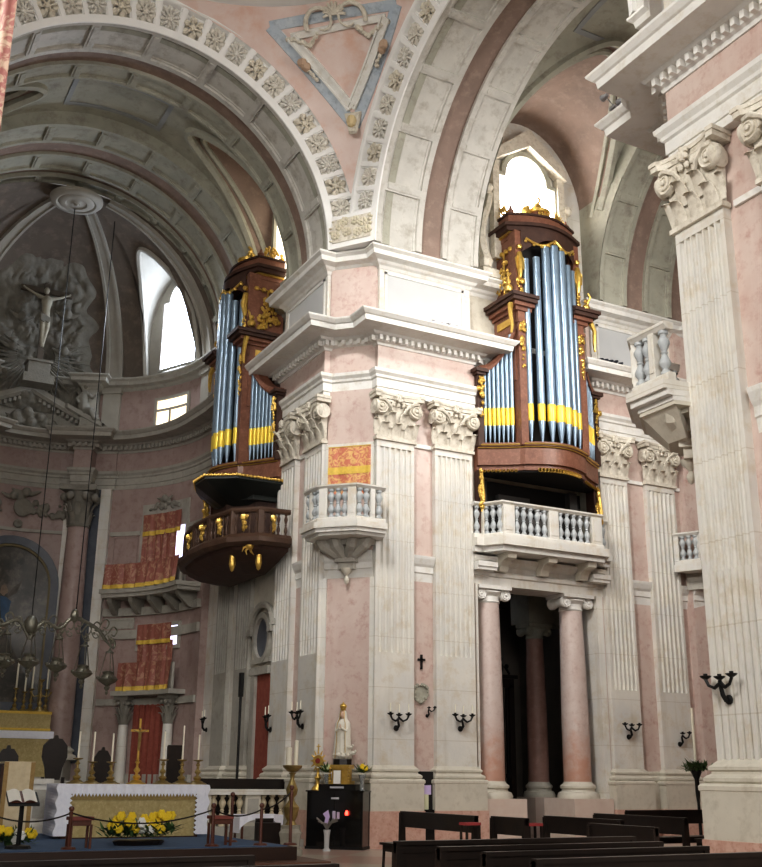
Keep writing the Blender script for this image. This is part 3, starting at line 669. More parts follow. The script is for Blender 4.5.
m.box(4.2, 7.5, -.2, .06, 14.55, 14.8); trim(m, CAP)
archwin(L1, 4.6, .55, 15.2, 17.6, -.22, SKYL, VG)
# ------------------------------------------------------------------ apse
def rd(z): return AR if z <= AZ else sqrt(max(.05, AR*AR-(z-AZ)**2))
def AD(ph, d, z): r = rd(z)-d; return (AX+r*sin(radians(ph)), AY+r*cos(radians(ph)), z)
LW, LT, LS = 15., 2.3, 16.0
def lz(ph):
    b = max(0, 1-((abs(ph)-62)/LW)**2); return (LS+LT*sqrt(b)) if b > 0 else AZ
def phs(a, b2, n): return [a+(b2-a)*i/n for i in range(n+1)]
brk = sorted(set(phs(-95, -77, 6)+phs(-77, -47, 20)+phs(-47, 47, 24)+phs(47, 77, 20)+phs(77, 92, 5)))
def dome(u, v):
    i = u*(len(brk)-1); ph = brk[int(round(i))]; e0 = math.asin(min(.99, max(0, (lz(ph)-AZ)/AR))); e = e0+(pi/2-e0)*v
    return (AX+AR*cos(e)*sin(radians(ph)), AY+AR*cos(e)*cos(radians(ph)), AZ+AR*sin(e))
VRD = mat('half_dome_brown_marble', (.19, .155, .125), .7, var=(.145, .12, .098), scale=1.2, var2=(.26, .205, .165), scale2=3.)
VGD = mat('half_dome_rib_stone', (.44, .415, .365), .7, var=(.36, .335, .29), scale=1.6)
ceil(M().grid(dome, len(brk)-1, 16), VRD)
for sg in (-1, 1):
    def lun(u, v):
        ph = 62-LW*cos(u*pi); z = lz(ph); r = AR+.05+(rd(z)-AR-.05)*v; return (AX+r*sin(radians(ph*sg)), AY+r*cos(radians(ph*sg)), z)
    ceil(M().grid(lun, 20, 6), VGD)
    ceil(M().grid(lambda u, v: (AX+(AR+.05)*sin(radians((62-LW*cos(u*pi))*sg)), AY+(AR+.05)*cos(radians((62-LW*cos(u*pi))*sg)), 14.4+(lz(62-LW*cos(u*pi))-14.4)*v), 20, 3), VGD, False)
    m = M().tube([AD((62-LW*cos(u*pi/30))*sg, .02, lz(62-LW*cos(u*pi/30))) for u in range(31)], .1, 6); ceil(m, VGD)
def drib(ph, w, z0, e1=78, th=.14):
    m = M(); pts = []; fs = []; n = 24
    for i in range(n+1):
        e = radians(e1)*i/n; r = AR*cos(e); z = AZ+AR*sin(e)
        ww = w*(1-.45*i/n)/2
        tn = Vector((cos(radians(ph)), -sin(radians(ph)), 0)); c = Vector((AX, AY, AZ)); o = Vector((cos(e)*sin(radians(ph)), cos(e)*cos(radians(ph)), sin(e)))
        for x, dd in ((-ww, 0), (-ww, th), (-ww*.6, th*1.0), (-ww*.55, th*.6), (ww*.55, th*.6), (ww*.6, th), (ww, th), (ww, 0)): pts.append(tuple(c+o*(AR-dd)+tn*x))
    for i in range(n):
        for j in range(8): fs.append((8*i+j, 8*i+(j+1) % 8, 8*i+8+(j+1) % 8, 8*i+8+j))
    m.add(pts, fs)
    m.box(apd(ph)-w/2, apd(ph)+w/2, -.1, .14, 12.45, 14.35, f=AP).box(apd(ph)-w/2-.05, apd(ph)+w/2+.05, -.1, .2, 14.0, 14.2, f=AP)
    ceil(m, VGD)
for ph in (-33, 33, 84): drib(ph, .62, 12.4)
t = thing('dome_boss', 'round moulded boss where the ribs of the chancel half dome meet', 'ornament', (AX, AY+.1, AZ+AR-.25))
M().lathe([(0, 18.70), (.12, 18.70), (.16, 18.74), (.3, 18.75), (.34, 18.70), (.5, 18.71), (.56, 18.76), (.62, 18.72), (.76, 18.75), (.82, 18.82), (.82, 18.9), (.3, 19.15), (0, 19.15)], (AX, AY+.1, 0), 32).build('ring', VGD, t, smooth=True)
M().sph((AX, AY+.1, 18.70), .08, 8).build('knob', VGD, t, smooth=True)
# apse windows
apw = lambda s, d, z=0: AP(s, d, z)
archwin(apw, apd(63.5), .84, 14.75, 17.2, .0, SKYB, VGD, tri=True, fr=.1, dp=.1)
def rectwin(f, s0, s1, z0, z1, d, pm, fm, w=.1, n=4, dp=.06):
    m = M(f)
    for a in ((s0-w, s1+w, z0-w, z0), (s0-w, s1+w, z1, z1+w), (s0-w, s0, z0, z1), (s1, s1+w, z0, z1)): m.box(a[0], a[1], d-.02, d+dp, a[2], a[3], n=n)
    return wind(m, fm, M(f).box(s0, s1, d-.03, d+.01, z0, z1, n=n), pm)
rectwin(AP, apd(53.5), apd(70), 12.62, 13.62, .03, mat('amber_window_glass', (1., .86, .62), .3, emit=1.3), VGD)
trim(M(AP).box(apd(60), apd(60.8), .05, .09, 12.62, 13.25).box(apd(53.5), apd(70), .05, .09, 13.22, 13.3, n=4), VGD)
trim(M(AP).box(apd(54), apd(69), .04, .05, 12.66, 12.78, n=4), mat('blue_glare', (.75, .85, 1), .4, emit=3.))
rectwin(AP, apd(52), apd(73.9), 8.0, 9.15, .0, SKYV, VGA, w=.16)
trim(M(AP).box(apd(50.4), apd(75.5), -.05, .05, 9.15, 10.0, n=6).box(apd(50.4), apd(75.5), -.05, .05, 7.15, 7.9, n=6), VGA)
rectwin(AP, apd(53), apd(73.2), 5.35, 5.95, .0, SKYV, VGA, w=.12)
# wall articulation
def astring(a, b2, z0, z1, d=.07, ma=VGA): trim(M(AP).box(apd(a), apd(b2), -.05, d, z0, z1, n=max(2, int((b2-a)/4))), ma)
astring(37, 50, 9.0, 9.14); astring(75.5, 89, 9.0, 9.14); astring(37, 89, 5.62, 5.9, .1); astring(37, 89, 6.35, 6.6, .12); astring(37, 89, 3.55, 3.75, .08)
astring(-19, 19, 9.06, 9.16); astring(37, 89, 1.1, 1.5, .12)
trim(M(AP).box(apd(28.3), apd(32), -.05, .08, 1.8, 10.6, n=3), SLATE)
trim(M(AP).box(apd(32.2), apd(36.3), -.05, .16, 1.2, 10.6, n=3), W); trim(M(AP).box(apd(18.2), apd(20.6), -.05, .14, 1.2, 10.6, n=2), W); trim(M(AP).box(apd(20.6), apd(23), -.05, .08, 1.8, 10.6, n=2), SLATE)
panel(AP, apd(38), apd(49), 7.95, 9.0, .0, PINKD, PINKD, 5); panel(AP, apd(38.5), apd(50), 5.95, 6.3, .0, VGA, VGA, 5)
# composite column of the altarpiece
def column(label, c, r, z0, zc, z1, shm, capm, f=None, ionic=False, face=None, plinth=None, rot=0., group=None):
    t = thing('marble_column', label, 'column', (c[0], c[1], plinth if plinth is not None else z0), group)
    if plinth is not None:
        m = M(); a = r*1.75
        pp = [(c[0]+a*sqrt(2)*cos(rot+pi/4+k*pi/2), c[1]+a*sqrt(2)*sin(rot+pi/4+k*pi/2)) for k in range(4)]; m.prism(pp, plinth, z0); m.build('plinth', mat('pale_pink_plinth_stone', (.62, .50, .43), .5, var=(.66, .56, .49), scale=4.) if ionic else WB, t)
    M().lathe([(r*1.5, z0), (r*1.52, z0+.06), (r*1.42, z0+.14), (r*1.2, z0+.17), (r*1.16, z0+.22), (r*1.28, z0+.25), (r*1.28, z0+.30), (r*1.06, z0+.36), (r, z0+.40)], (c[0], c[1], 0), 28).build('base', WB, t, smooth=True)
    n = 10; h = zc-z0-.36
    M().lathe([(r*(1-.16*max(0, (k/n-.25)/.75)**1.5), z0+.38+h*k/n) for k in range(n+1)], (c[0], c[1], 0), 28).build('shaft', shm, t, smooth=True)
    fx = Vector((face[0], face[1], 0)); sx = Vector((-fx.y, fx.x, 0))
    L = lambda s, d, z=0: tuple(Vector((c[0], c[1], z))+sx*s+fx*d)
    m = M(); H = z1-zc
    if ionic:
        m.lathe([(r*.86, zc), (r*.92, zc+.03), (r*.86, zc+.05), (r*.86, zc+H*.4), (r*1.12, zc+H*.62), (r*1.05, zc+H*.7)], (c[0], c[1], 0), 24)
        for sg in (-1, 1):
            for dd in (r*.78, -r*.78): m.lathe([(r*.44, -.05), (r*.45, .02), (r*.38, .05), (r*.30, .03), (r*.27, .06), (r*.12, .05), (0, .09)], (sg*r*1.05, dd, zc+H*.5), 18, 'y', f=L)
            m.lathe([(r*.42, -r*.75), (r*.3, -.04), (r*.3, .04), (r*.42, r*.75)], (sg*r*1.05, 0, zc+H*.5), 14, 'y', f=L)
        m.box(-r*1.2, r*1.2, -r*.86, r*.86, zc+H*.66, zc+H*.78, f=L); m.box(-r*1.4, r*1.4, -r*1.15, r*1.15, zc+H*.78, z1, f=L)
    else:
        m.lathe([(r*.84, zc-.05), (r*.95, zc), (r*.84, zc+.06), (r*.86, zc+H*.5), (r*1.2, zc+H*.85)], (c[0], c[1], 0), 20)
        for row, (zz, hh, oo, n2, ph0) in enumerate(((.04, .38, .13, 8, 0), (.26, .4, .18, 8, .39))):
            for k in range(n2):
                a = ph0+2*pi*k/n2; e = Vector((cos(a), sin(a), 0)); g2 = Vector((-sin(a), cos(a), 0))
                leaf(m, 0, r*.86, zc+zz*H, hh*H, r*.6, oo, (lambda s, d, z, e=e, g2=g2: tuple(Vector((c[0], c[1], z))+e*d+g2*s)))
        for k in range(4):
            a = pi/4+k*pi/2; e = sx*cos(a)+fx*sin(a)
            for k2 in (-1, 1):
                b3 = a+k2*.32; p = Vector((c[0], c[1], zc+H*.72))+(sx*cos(b3)+fx*sin(b3))*r*1.38
                m.sph(p, r*.34, 10, (1, 1, 1.05))
        m.prism([q2(L(r*1.5*x, r*1.5*y)) for x, y in ((-1, -1), (0, -.8), (1, -1), (.8, 0), (1, 1), (0, .8), (-1, 1), (-.8, 0))], z1-H*.14, z1)
    m.build('capital', capm, t, smooth=True); return t
p = AP(apd(24.8), .36); e = Vector((AX-p[0], AY-p[1], 0)).normalized()
M_ = M(AP).box(apd(20), apd(29.5), -.05, .85, .6, 1.9, n=3); trim(M_, VGA)
column('tall pink marble column of the altarpiece, right of the dark painting', p, .40, 1.9, 9.25, 10.58, PINKD, RELIEF, face=e)
# altarpiece painting
t = thing('altar_painting', 'large dark arched painting above the high altar, cut by the left edge', 'painting', AP(0, .05, 3.3))
def arch_pts(w, z0, zs_, n=16): return [(-w, z0), (w, z0)]+[(w*cos(pi*k/n), zs_+w*sin(pi*k/n)) for k in range(n+1)]
def aring(wi, wo, z0, zs_, d0, d1):
    a, b2 = arch_pts(wi, z0, zs_), arch_pts(wo, z0-(wo-wi), zs_); n = len(a); m = M(AP); pts = []; fs = []
    for (x, z), (X_, Z_) in zip(a, b2): pts += [(x, d0, z), (x, d1, z), (X_, d1, Z_), (X_, d0, Z_)]
    for i in range(n):
        for j in range(4): k, l = 4*i, 4*((i+1) % n); fs.append((k+j, k+(j+1) % 4, l+(j+1) % 4, l+j))
    return m.add(pts, fs)
aring(1.36, 1.62, 3.6, 7.25, .0, .22).build('frame', SLATE, t); aring(1.29, 1.36, 3.6, 7.25, .02, .14).build('gilt_moulding', mat('dull_gilt', (.27, .22, .11), .6, var=(.2, .16, .08), scale=8.), t)
P = arch_pts(1.28, 3.55, 7.25); m = M(AP); n = len(P); m.add([(0, .05, 6)]+[(x, .05, z) for x, z in P], [(0, 1+i, 1+(i+1) % n) for i in range(n)]); cv = m.build('canvas', PAINT, t)
rnd = random.Random(11)
def patch(cx, cz, w, h, a, d=.058):
    m = M(AP); n = 14; m.add([(cx, d, cz)]+[(cx+w*cos(2*pi*k/n)*cos(a)*(1+.25*rnd.uniform(-1, 1))-h*sin(2*pi*k/n)*sin(a), d, cz+w*cos(2*pi*k/n)*sin(a)+h*sin(2*pi*k/n)*cos(a)*(1+.2*rnd.uniform(-1, 1))) for k in range(n)], [(0, 1+i, 1+(i+1) % n) for i in range(n)]); return m
def pm(n, c): return mat(n, c, .5, var=(c[0]*.6, c[1]*.6, c[2]*.6), scale=5.)
for i, (cx, cz, w, h, a, c) in enumerate(((.05, 6.45, .25, .5, .5, (.06, .13, .24)), (.2, 5.95, .3, .16, .3, (.24, .18, .13)), (-.2, 5.5, .4, .18, .4, (.28, .25, .20)), (.35, 7.2, .45, .12, .7, (.13, .11, .09)), (.75, 6.4, .2, .6, 0, (.075, .07, .06)), (-.1, 7.1, .13, .16, 0, (.30, .22, .16)), (.5, 5.2, .5, .14, -.3, (.14, .12, .09)))):
    patch(cx, cz, w, h, a, .056+.002*i).build('painted_figure', pm('painted_figure_%d' % i, c), t, parent=cv)
# figures: spheres and limbs fused by a voxel remesh
def fuse(o, vox=.04, it=4):
    md = o.modifiers.new('fuse', 'REMESH'); md.mode = 'VOXEL'; md.voxel_size = vox; md.use_smooth_shade = True
    sm = o.modifiers.new('soften', 'SMOOTH'); sm.iterations = it; sm.factor = .5; return o
def cherub(m, c, r, f):
    m.sph(c, r, 8, f=f)
    for sg in (-1, 1):
        for k in range(4): m.sph((c[0]+sg*r*(1.1+.5*k), c[1]-.03, c[2]-r*.2+r*.18*k), r*(.7-.1*k), 6, (1.2, .5, .8), f=f)
t = thing('cartouche_relief', 'carved grey cartouche with cherub heads and garlands above the dark painting', 'relief', AP(.3, .1, 9.3))
m = M(AP)
cherub(m, (.25, .22, 10.35), .17, AP); cherub(m, (-.15, .2, 10.2), .15, AP); m.lathe([(.3, 0), (.32, .08), (.2, .12), (0, .14)], (.2, .06, 9.85), 16, 'y', f=AP); m.lathe([(.14, 0), (.16, .06), (.08, .07), (.07, .02)], (.1, .06, 9.3), 14, 'y', f=AP)
for k in range(60): x = rnd.uniform(.45, 1.65); m.sph((x*rnd.choice((1, 1, -1)), .08, 9.95-.12*x+rnd.uniform(-.26, .22)), rnd.uniform(.06, .12), 6, f=AP)
fuse(m.build('carving', RELIEF, t), .03, 2)
# pediment
m = M(AP); m2 = M(AP)
def rake(sg):
    def fn(u, v):
        s = (2.72-2.72*u)*sg; z = 12.5+1.28*u
        prof = [(-.05, 0), (.35, .02), (.42, .12), (.62 if u < .52 else .42, .16), (.66 if u < .52 else .46, .30), (-.05, .36)]
        i = min(5, int(round(v*5))); d, dz = prof[i]; return (s, d, z+dz)
    m.grid(fn, 24, 5)
    for k in range(14): u = .08+.85*k/14; m2.box(sg*(2.72-2.72*u)-.05, sg*(2.72-2.72*u)+.05, .0, .3, 12.5+1.28*u-.13, 12.5+1.28*u)
rake(1); rake(-1); m.grid(lambda u, v: ((u-.5)*5.2, .02, 12.45+v*1.3*(1-abs(u-.5)*2)), 20, 3); trim(m, VGA, False); trim(m2, VGA)
t = thing('pediment_relief', 'carved cherubs and clouds filling the pediment over the altarpiece', 'relief', AP(0, .1, 12.5))
m = M(AP)
for cx, cz in ((.0, 13.1), (.45, 12.95), (-.4, 12.9), (.15, 12.75)): m.sph((cx, .22, cz), .2, 8); cherub(m, (cx, .22, cz), .13, AP)
for k in range(40): x = rnd.uniform(-1.1, 1.1); m.sph((x, .12, 12.62+rnd.uniform(0, .55)*(1-abs(x)/1.3)), rnd.uniform(.08, .18), 6)
fuse(m.build('carving', RELIEF, t), .035, 2)
# glory of clouds and crucifix
t = thing('cloud_glory', 'grey stucco glory of clouds and rays behind the crucifix in the half dome', 'relief', AP(0, .1, 14.2))
def cloud(u, v):
    z = 13.2+5.0*v; s = (u-.5)*2; wz = 1.85*(.80+.28*sin(pi*min(1, v*1.08)**.8)+.06*sin(v*23))*(1-max(0, v-.8)**2*9)
    edge = 1-abs(s)**6; tp = min(1, (1-v)*7)*min(1, v*6+.4)
    q = Vector((s*wz*1.5, z*1.5, 3.3)); nz = abs(noise.noise(q))*.5+abs(noise.noise(q*2.3))*.26+abs(noise.noise(q*5))*.12
    ph = math.degrees(s*wz*(1+.06*sin(z*7))/max(2.6, rd(z)))
    return AD(ph, (.12+.75*nz)*edge*tp-.04, z)
M().grid(cloud, 80, 110).build('clouds', RELIEF, t, smooth=True)
m = M()
for sg in (-1, 1):
    for k in range(16):
        a = radians(18+k*6.5); c = Vector((AX, AY, 14.6)); L = 1.5+.25*(k % 3)
        s0, s1 = sg*sin(a)*.7, sg*sin(a)*L; z0, z1 = 15.0-cos(a)*.6, 15.0-cos(a)*L
        m.tube([AD(math.degrees(s0/AR), .42, z0), AD(math.degrees(s1/AR), .22, z1)], [.07, .015], 4)
m.build('rays', RELIEF, t)
for k, (cx, cz) in enumerate(((-.75, 16.2), (.9, 16.5), (1.0, 15.3), (-.9, 15.2))):
    m = M(); f = lambda s, d, z=0: AD(math.degrees(s/rd(z)), d, z); cherub(m, (cx, .5, cz), .17, f); fuse(m.build('cherub_head', RELIEF, t), .035, 2)
t = thing('crucifix', 'large grey crucifix with a pale figure high in the chancel half dome', 'crucifix', (AX, AY+AR-1.35, 13.5))
cy = AY+AR-1.35
M().box(AX-.09, AX+.09, cy+.02, cy+.14, 13.9, 17.75).box(AX-.85, AX+.85, cy+.02, cy+.14, 17.02, 17.2).build('cross', mat('brown_cross_wood', (.15, .12, .09), .7, var=(.11, .09, .07), scale=6.), t)
m = M(); bz = lambda x, y, z: (AX+x, cy-.12+y, 15.35+z)
m.tube([bz(0, 0, .75), bz(0, -.03, 1.05), bz(0, -.02, 1.3), bz(0, .02, 1.5)], [.15, .14, .19, .1], 10)
m.sph(bz(-.04, -.04, 1.68), .115, 8, (.9, 1, 1.2)); m.sph(bz(0, -.01, .72), .17, 8, (1, .85, .8))
for sg in (-1, 1):
    m.tube([bz(sg*.13, 0, 1.42), bz(sg*.42, .05, 1.55), bz(sg*.74, .12, 1.74)], [.075, .055, .035], 8); m.sph(bz(sg*.77, .12, 1.77), .045, 6)
    m.tube([bz(sg*.09, 0, .7), bz(sg*.08, -.12, .35), bz(sg*.04, -.02, -.05), bz(sg*.03, .02, -.22)], [.10, .085, .06, .05], 8); m.sph(bz(sg*.03, -.02, -.28), .055, 6, (.8, 1, 1.6))
fuse(m.build('figure', mat('pale_crucifix_stone', (.46, .43, .34), .6, var=(.38, .35, .28), scale=6.), t), .028, 2)
m = M()
for k in range(7): m.tube([bz(-.17+.05*k, -.14, .82-.02*k), bz(-.16+.05*k, -.16, .55-.03*(k % 3))], [.04, .03], 6)
fuse(m.build('loincloth', RELIEF, t), .025, 1)
M().box(AX-.5, AX+.5, cy-.2, cy+.5, 13.75, 14.05).box(AX-.36, AX+.36, cy-.1, cy+.5, 14.05, 14.5).box(AX-.42, AX+.42, cy-.15, cy+.5, 14.5, 14.58).build('pedestal', RELIEF, t)
def angel(label, s, z, sg, d=.45):
    t = thing('angel_statue', label, 'statue', AP(s, d, z)); g = lambda a, b2, c: (s+a*sg, d+b2, z+c); m = M(AP)
    m.sph(g(0, 0, .25), .3, 8, (1, .8, .8)); m.tube([g(0, 0, .3), g(-.05, 0, .7), g(-.02, .02, .98)], [.26, .2, .11], 8); m.sph(g(0, .05, 1.16), .13, 8)
    m.tube([g(0, .05, .25), g(.32, .22, .22), g(.5, .22, -.1)], [.17, .14, .08], 8); m.tube([g(.05, 0, .2), g(.4, .05, .12), g(.62, .1, -.1)], [.17, .13, .08], 8)
    m.tube([g(.12, .05, .88), g(.3, .12, .7), g(.45, .15, .85)], [.08, .06, .04], 6); m.tube([g(-.14, .03, .88), g(-.3, .1, .65), g(-.2, .2, .5)], [.08, .06, .04], 6)
    fuse(m.build('body', RELIEF, t), .035, 2)
    m = M(AP); m.tube([g(-.08, -.15, .75), g(-.32, -.22, 1.1), g(-.5, -.2, .9), g(-.5, -.2, .5)], [.06, .12, .1, .03], 6, None); m.build('wing', RELIEF, t, smooth=True)
angel('seated grey stone angel on the right slope of the altarpiece pediment', 1.95, 12.98, 1); 
# damask hangings
def hang(name, label, cat, f, s0, s1, z0, z1, d, ma, folds=5, amp=.05, band=None, flare=.0, bz=.12, slope=0., n=46, top=None):
    t = thing(name, label, cat, f((s0+s1)/2, d, z0), None)
    rn = random.Random(int((s0+z0)*100)); ph = [rn.uniform(0, 6.28) for _ in range(4)]
    def fold(u, v): return amp*(.35+.65*(1-v))*(sin(u*folds*2*pi+ph[0])+.5*sin(u*folds*3.7*pi+ph[1]+v*1.3)+.35*sin(u*folds*6.1*pi+ph[2]))
    z = lambda u, v: z0+(z1-z0)*v+slope*(u-.5)
    o = M(f).slab(lambda u, v: (s0+(s1-s0)*u, d+fold(u, v)+flare*(1-v), z(u, v)), n, 10, (0, 0, 0.004)).build('cloth', ma, t, smooth=True)
    for k, (v0, v1) in enumerate(band or ((0., bz),)):
        M(f).slab(lambda u, v: (s0+(s1-s0)*u, d+fold(u, v0+(v1-v0)*v)+flare*(1-(v0+(v1-v0)*v))+.015, z(u, v0+(v1-v0)*v)-.004), n, 2, (0, 0, .004)).build('gold_trim', GBRAID, t, smooth=True)
    return t
hang('damask_valance', 'crimson damask valance over the upper chancel window, gold braid along its hem', 'curtain', AP, apd(51.8), apd(72.8), 8.92, 9.62, .16, DAM, 4, .03, ((0, .2),))
hang('damask_curtain', 'crimson damask curtain hanging in the upper chancel window beside a strip of daylight', 'curtain', AP, apd(51.8), apd(70.2), 7.6, 8.98, .12, DAM, 5, .055, ((0, .01),))
hang('balcony_hanging', 'crimson damask cloth draped over the upper chancel balcony front', 'curtain', AP, apd(40), apd(88), 7.12, 7.92, .74, DAM, 8, .05, ((0, .16),), flare=.08)
hang('damask_valance', 'crimson damask valance over the lower chancel window', 'curtain', AP, apd(52.8), apd(70.5), 5.42, 6.04, .14, DAM, 3, .02, ((0, .2),))
hang('damask_curtain', 'crimson damask curtain in the lower chancel window above the draped doorway', 'curtain', AP, apd(53), apd(71.5), 4.55, 5.5, .10, DAM, 4, .05, ((0, .01),))
hang('balcony_hanging', 'crimson damask cloth over the lower chancel balcony, gold hem, above the red doorway', 'curtain', AP, apd(48), apd(79), 3.95, 4.82, .47, DAM, 5, .05, ((0, .16),), flare=.06)
hang('door_curtain', 'dull red curtain in the chancel doorway behind the altar cross', 'curtain', AP, apd(53.5), apd(70), 1.0, 3.56, .09, REDC, 6, .06, ((0, .01),))
# balconies in the apse
t = thing('curved_balcony', 'curved stone balcony on dark brackets under the upper crimson hangings', 'balcony', AP(apd(58), .3, 6.6))
M(AP).box(apd(38.5), apd(88), -.05, .82, 6.98, 7.12, n=12).box(apd(39), apd(87.5), -.05, .74, 6.86, 6.98, n=12).build('slab', VGA, t)
M(AP).box(apd(40), apd(87), .6, .68, 7.12, 7.84, n=12).build('parapet', VGA, t)
for k in range(5):
    s = apd(42.5+k*10.3); M(AP).prism([(0, 6.35), (.25, 6.4), (.62, 6.72), (.66, 6.86), (0, 6.86)], s-.09, s+.09, f=lambda a, b2, c: AP(c, a, b2)).build('bracket', RELIEF, t)
t = thing('lower_balcony', 'small stone balcony over the chancel doorway under a crimson hanging', 'balcony', AP(apd(59), .2, 3.7))
M(AP).box(apd(46), apd(80), -.05, .56, 3.82, 3.96, n=8).build('slab', VGA, t); M(AP).box(apd(48), apd(78.5), .34, .42, 3.96, 4.76, n=8).build('parapet', VGA, t)
for nm, ph in (('left', 50.2), ('right', 73.5)):
    p = AP(apd(ph), .2); e = Vector((AX-p[0], AY-p[1], 0)).normalized()
    column('small white column at the %s side of the curtained chancel doorway' % nm, p, .17, .62, 3.0, 3.82, W, RELIEF, face=e)
t = thing('window_relief', 'carved cherubs above the upper chancel window hangings', 'relief', AP(apd(62), .1, 9.75)); m = M(AP)
cherub(m, (apd(62), .16, 10.12), .13, AP)
for k in range(30): x = rnd.uniform(-.7, .7); m.sph((apd(62)+x, .08, 9.8+rnd.uniform(-.05, .3)*(1-abs(x))), rnd.uniform(.05, .1), 6)
fuse(m.build('carving', RELIEF, t), .03, 1)
# chancel bay: oval niche and red door under the organ
BW = lambda s, d, z=0: L1(s, d-.1, z)
t = thing('oval_niche', 'oval niche in a carved hooded frame on the dim wall under the left organ', 'niche', BW(4.5, 0, 4.95)); m = M(BW)
n = 24; pts = []; fs = []
for k in range(n):
    a = 2*pi*k/n
    for rr, dd in ((1., .02), (1., .12), (1.28, .12), (1.34, .0)): pts.append((4.5+.46*rr*cos(a), dd, 4.95+.52*rr*sin(a)))
for i in range(n):
    for j in range(3): fs.append((4*i+j, 4*i+j+1, 4*((i+1) % n)+j+1, 4*((i+1) % n)+j))
m.add(pts, fs).build('frame', VGA, t); M(BW).add([(4.5+.46*cos(2*pi*k/n), .03, 4.95+.52*sin(2*pi*k/n)) for k in range(n)], [tuple(range(n))]).build('hollow', SLATE, t)
m = M(BW); hood = [(4.5+.78*cos(a), .1, 5.2+.62*sin(a)) for a in [pi*k/14 for k in range(15)]]; m.tube(hood, .09, 6); m.box(3.72, 3.95, 0, .18, 5.05, 5.22).box(5.1, 5.33, 0, .18, 5.05, 5.22).box(3.9, 5.2, 0, .1, 4.3, 4.42)
m.build('hood', VGA, t)
e = bpy.data.objects.new('door_1', None); COL.objects.link(e); e['kind'] = 'structure'
M(BW).box(3.95, 4.78, 0, .04, 0, 4.0).build('door_leaf', REDC, e); M(BW).box(4.78, 5.05, -.02, .12, 0, 4.0).box(3.9, 5.12, -.02, .14, 4.0, 4.2).build('door_frame', VGA, e)
# high altar
hy = 34.55
trim(M().box(AX-2.6, AX+2.6, hy-1.6, AY+AR, 0, .95).box(AX-2.2, AX+2.2, hy-1.0, AY+AR, .95, 1.3), VGA)
t = thing('high_altar', 'distant high altar with gold brocade front under the dark painting', 'altar', (AX, hy, 1.3))
M().box(AX-1.45, AX+1.45, hy, hy+.85, 1.3, 2.66).build('table', WB, t); M().box(AX-1.4, AX+1.4, hy-.03, hy, 1.4, 2.62).build('gold_front', GCLOTH, t)
M().box(AX-1.5, AX+1.5, hy+.5, hy+1.3, 2.66, 3.28).build('gradine', GCLOTH, t); M().box(AX-1.52, AX+1.52, hy+.48, hy+1.3, 3.22, 3.3).box(AX-1.52, AX+1.52, hy+.47, hy+.5, 2.74, 2.8).build('gilt_edge', GBRAID, t)
o = M().box(AX-1.5, AX+1.5, hy-.06, hy+.5, 2.66, 2.70).box(AX-1.5, AX+1.5, hy-.07, hy-.04, 2.48, 2.70).box(AX+1.46, AX+1.52, hy-.05, hy+.5, 2.2, 2.7).build('altar_cloth', LINEN, at=(AX, hy, 2.6)); tag(o, 'white cloth lying over the distant high altar', 'cloth')
CS = [(.0, 0), (.30, 0), (.30, .02), (.26, .05), (.2, .07), (.16, .12), (.08, .16), (.1, .2), (.13, .25), (.1, .3), (.045, .34), (.045, .4), (.085, .45), (.10, .5), (.07, .56), (.04, .6), (.04, .72), (.07, .76), (.07, .79), (.04, .82), (.05, .88), (.14, .94), (.16, .97), (.05, .98), (0, .98)]
def stick(label, c, h, w, candle, clabel, group, cr=.02, ma=None):
    t = thing('candlestick', label, 'candlestick', c, group)
    k = [i for i, (r, z) in enumerate(CS) if z >= .16][0]
    sc = lambda P: [(r*w, z*h) for r, z in P]
    M().lathe(sc(CS[:k+1])+[(0, CS[k][1]*h)], c, 14).build('foot', ma or BRASS, t, smooth=True); M().lathe(sc([(0, CS[k][1])]+CS[k:-4]), c, 14).build('stem', ma or BRASS, t, smooth=True); M().lathe(sc([(0, .88)]+CS[-4:]), c, 14).build('drip_pan', ma or BRASS, t, smooth=True)
    if candle:
        z = c[2]+h*.98; o = M().lathe([(0, z), (cr, z), (cr*.92, z+candle), (0, z+candle+.01)], (c[0], c[1], 0), 10).build('candle', WAX, at=(c[0], c[1], z), smooth=True)
        o.location = (0, 0, 0); me = o.data
        for v in me.vertices: v.co -= Vector((0, 0, 0))
        o.location = (c[0], c[1], z); tag(o, clabel, 'candle', group.replace('candlesticks', 'candles'))
        b3 = M().tube([(c[0], c[1], z+candle), (c[0]+.003, c[1], z+candle+.03)], .003, 4).build('wick', IRON, None, parent=o); 
        for v in b3.data.vertices: v.co -= Vector((c[0], c[1], z))
    return t
gz = 3.3
for k, (px, h, cd) in enumerate(((14, .62, .5), (23, .52, .45), (30, .62, .55), (45, .62, .55))):
    p = atY(px, 712, hy+.9); stick('brass candlestick on the high altar, %s from the left edge' % ORD[k], (p.x, hy+.95, gz), h+.1, .55, cd+.25, 'tall candle on the high altar, %s from the left edge' % ORD[k], 'candlesticks of the high altar', .03)
p = atY(39, 712, hy+.7); t = thing('altar_candelabrum', 'large brass branched candelabrum on the high altar step in front of the painting', 'candelabrum', (p.x, hy+.72, gz))
M().lathe([(r*.6, z*1.0) for r, z in CS], (p.x, hy+.72, gz), 14).build('stem', BRASS, t, smooth=True)
for sg in (-1, 1): M().tube([(p.x, hy+.72, gz+.5), (p.x+sg*.2, hy+.72, gz+.45), (p.x+sg*.32, hy+.72, gz+.6)], .025, 6).build('arm', BRASS, t, smooth=True)
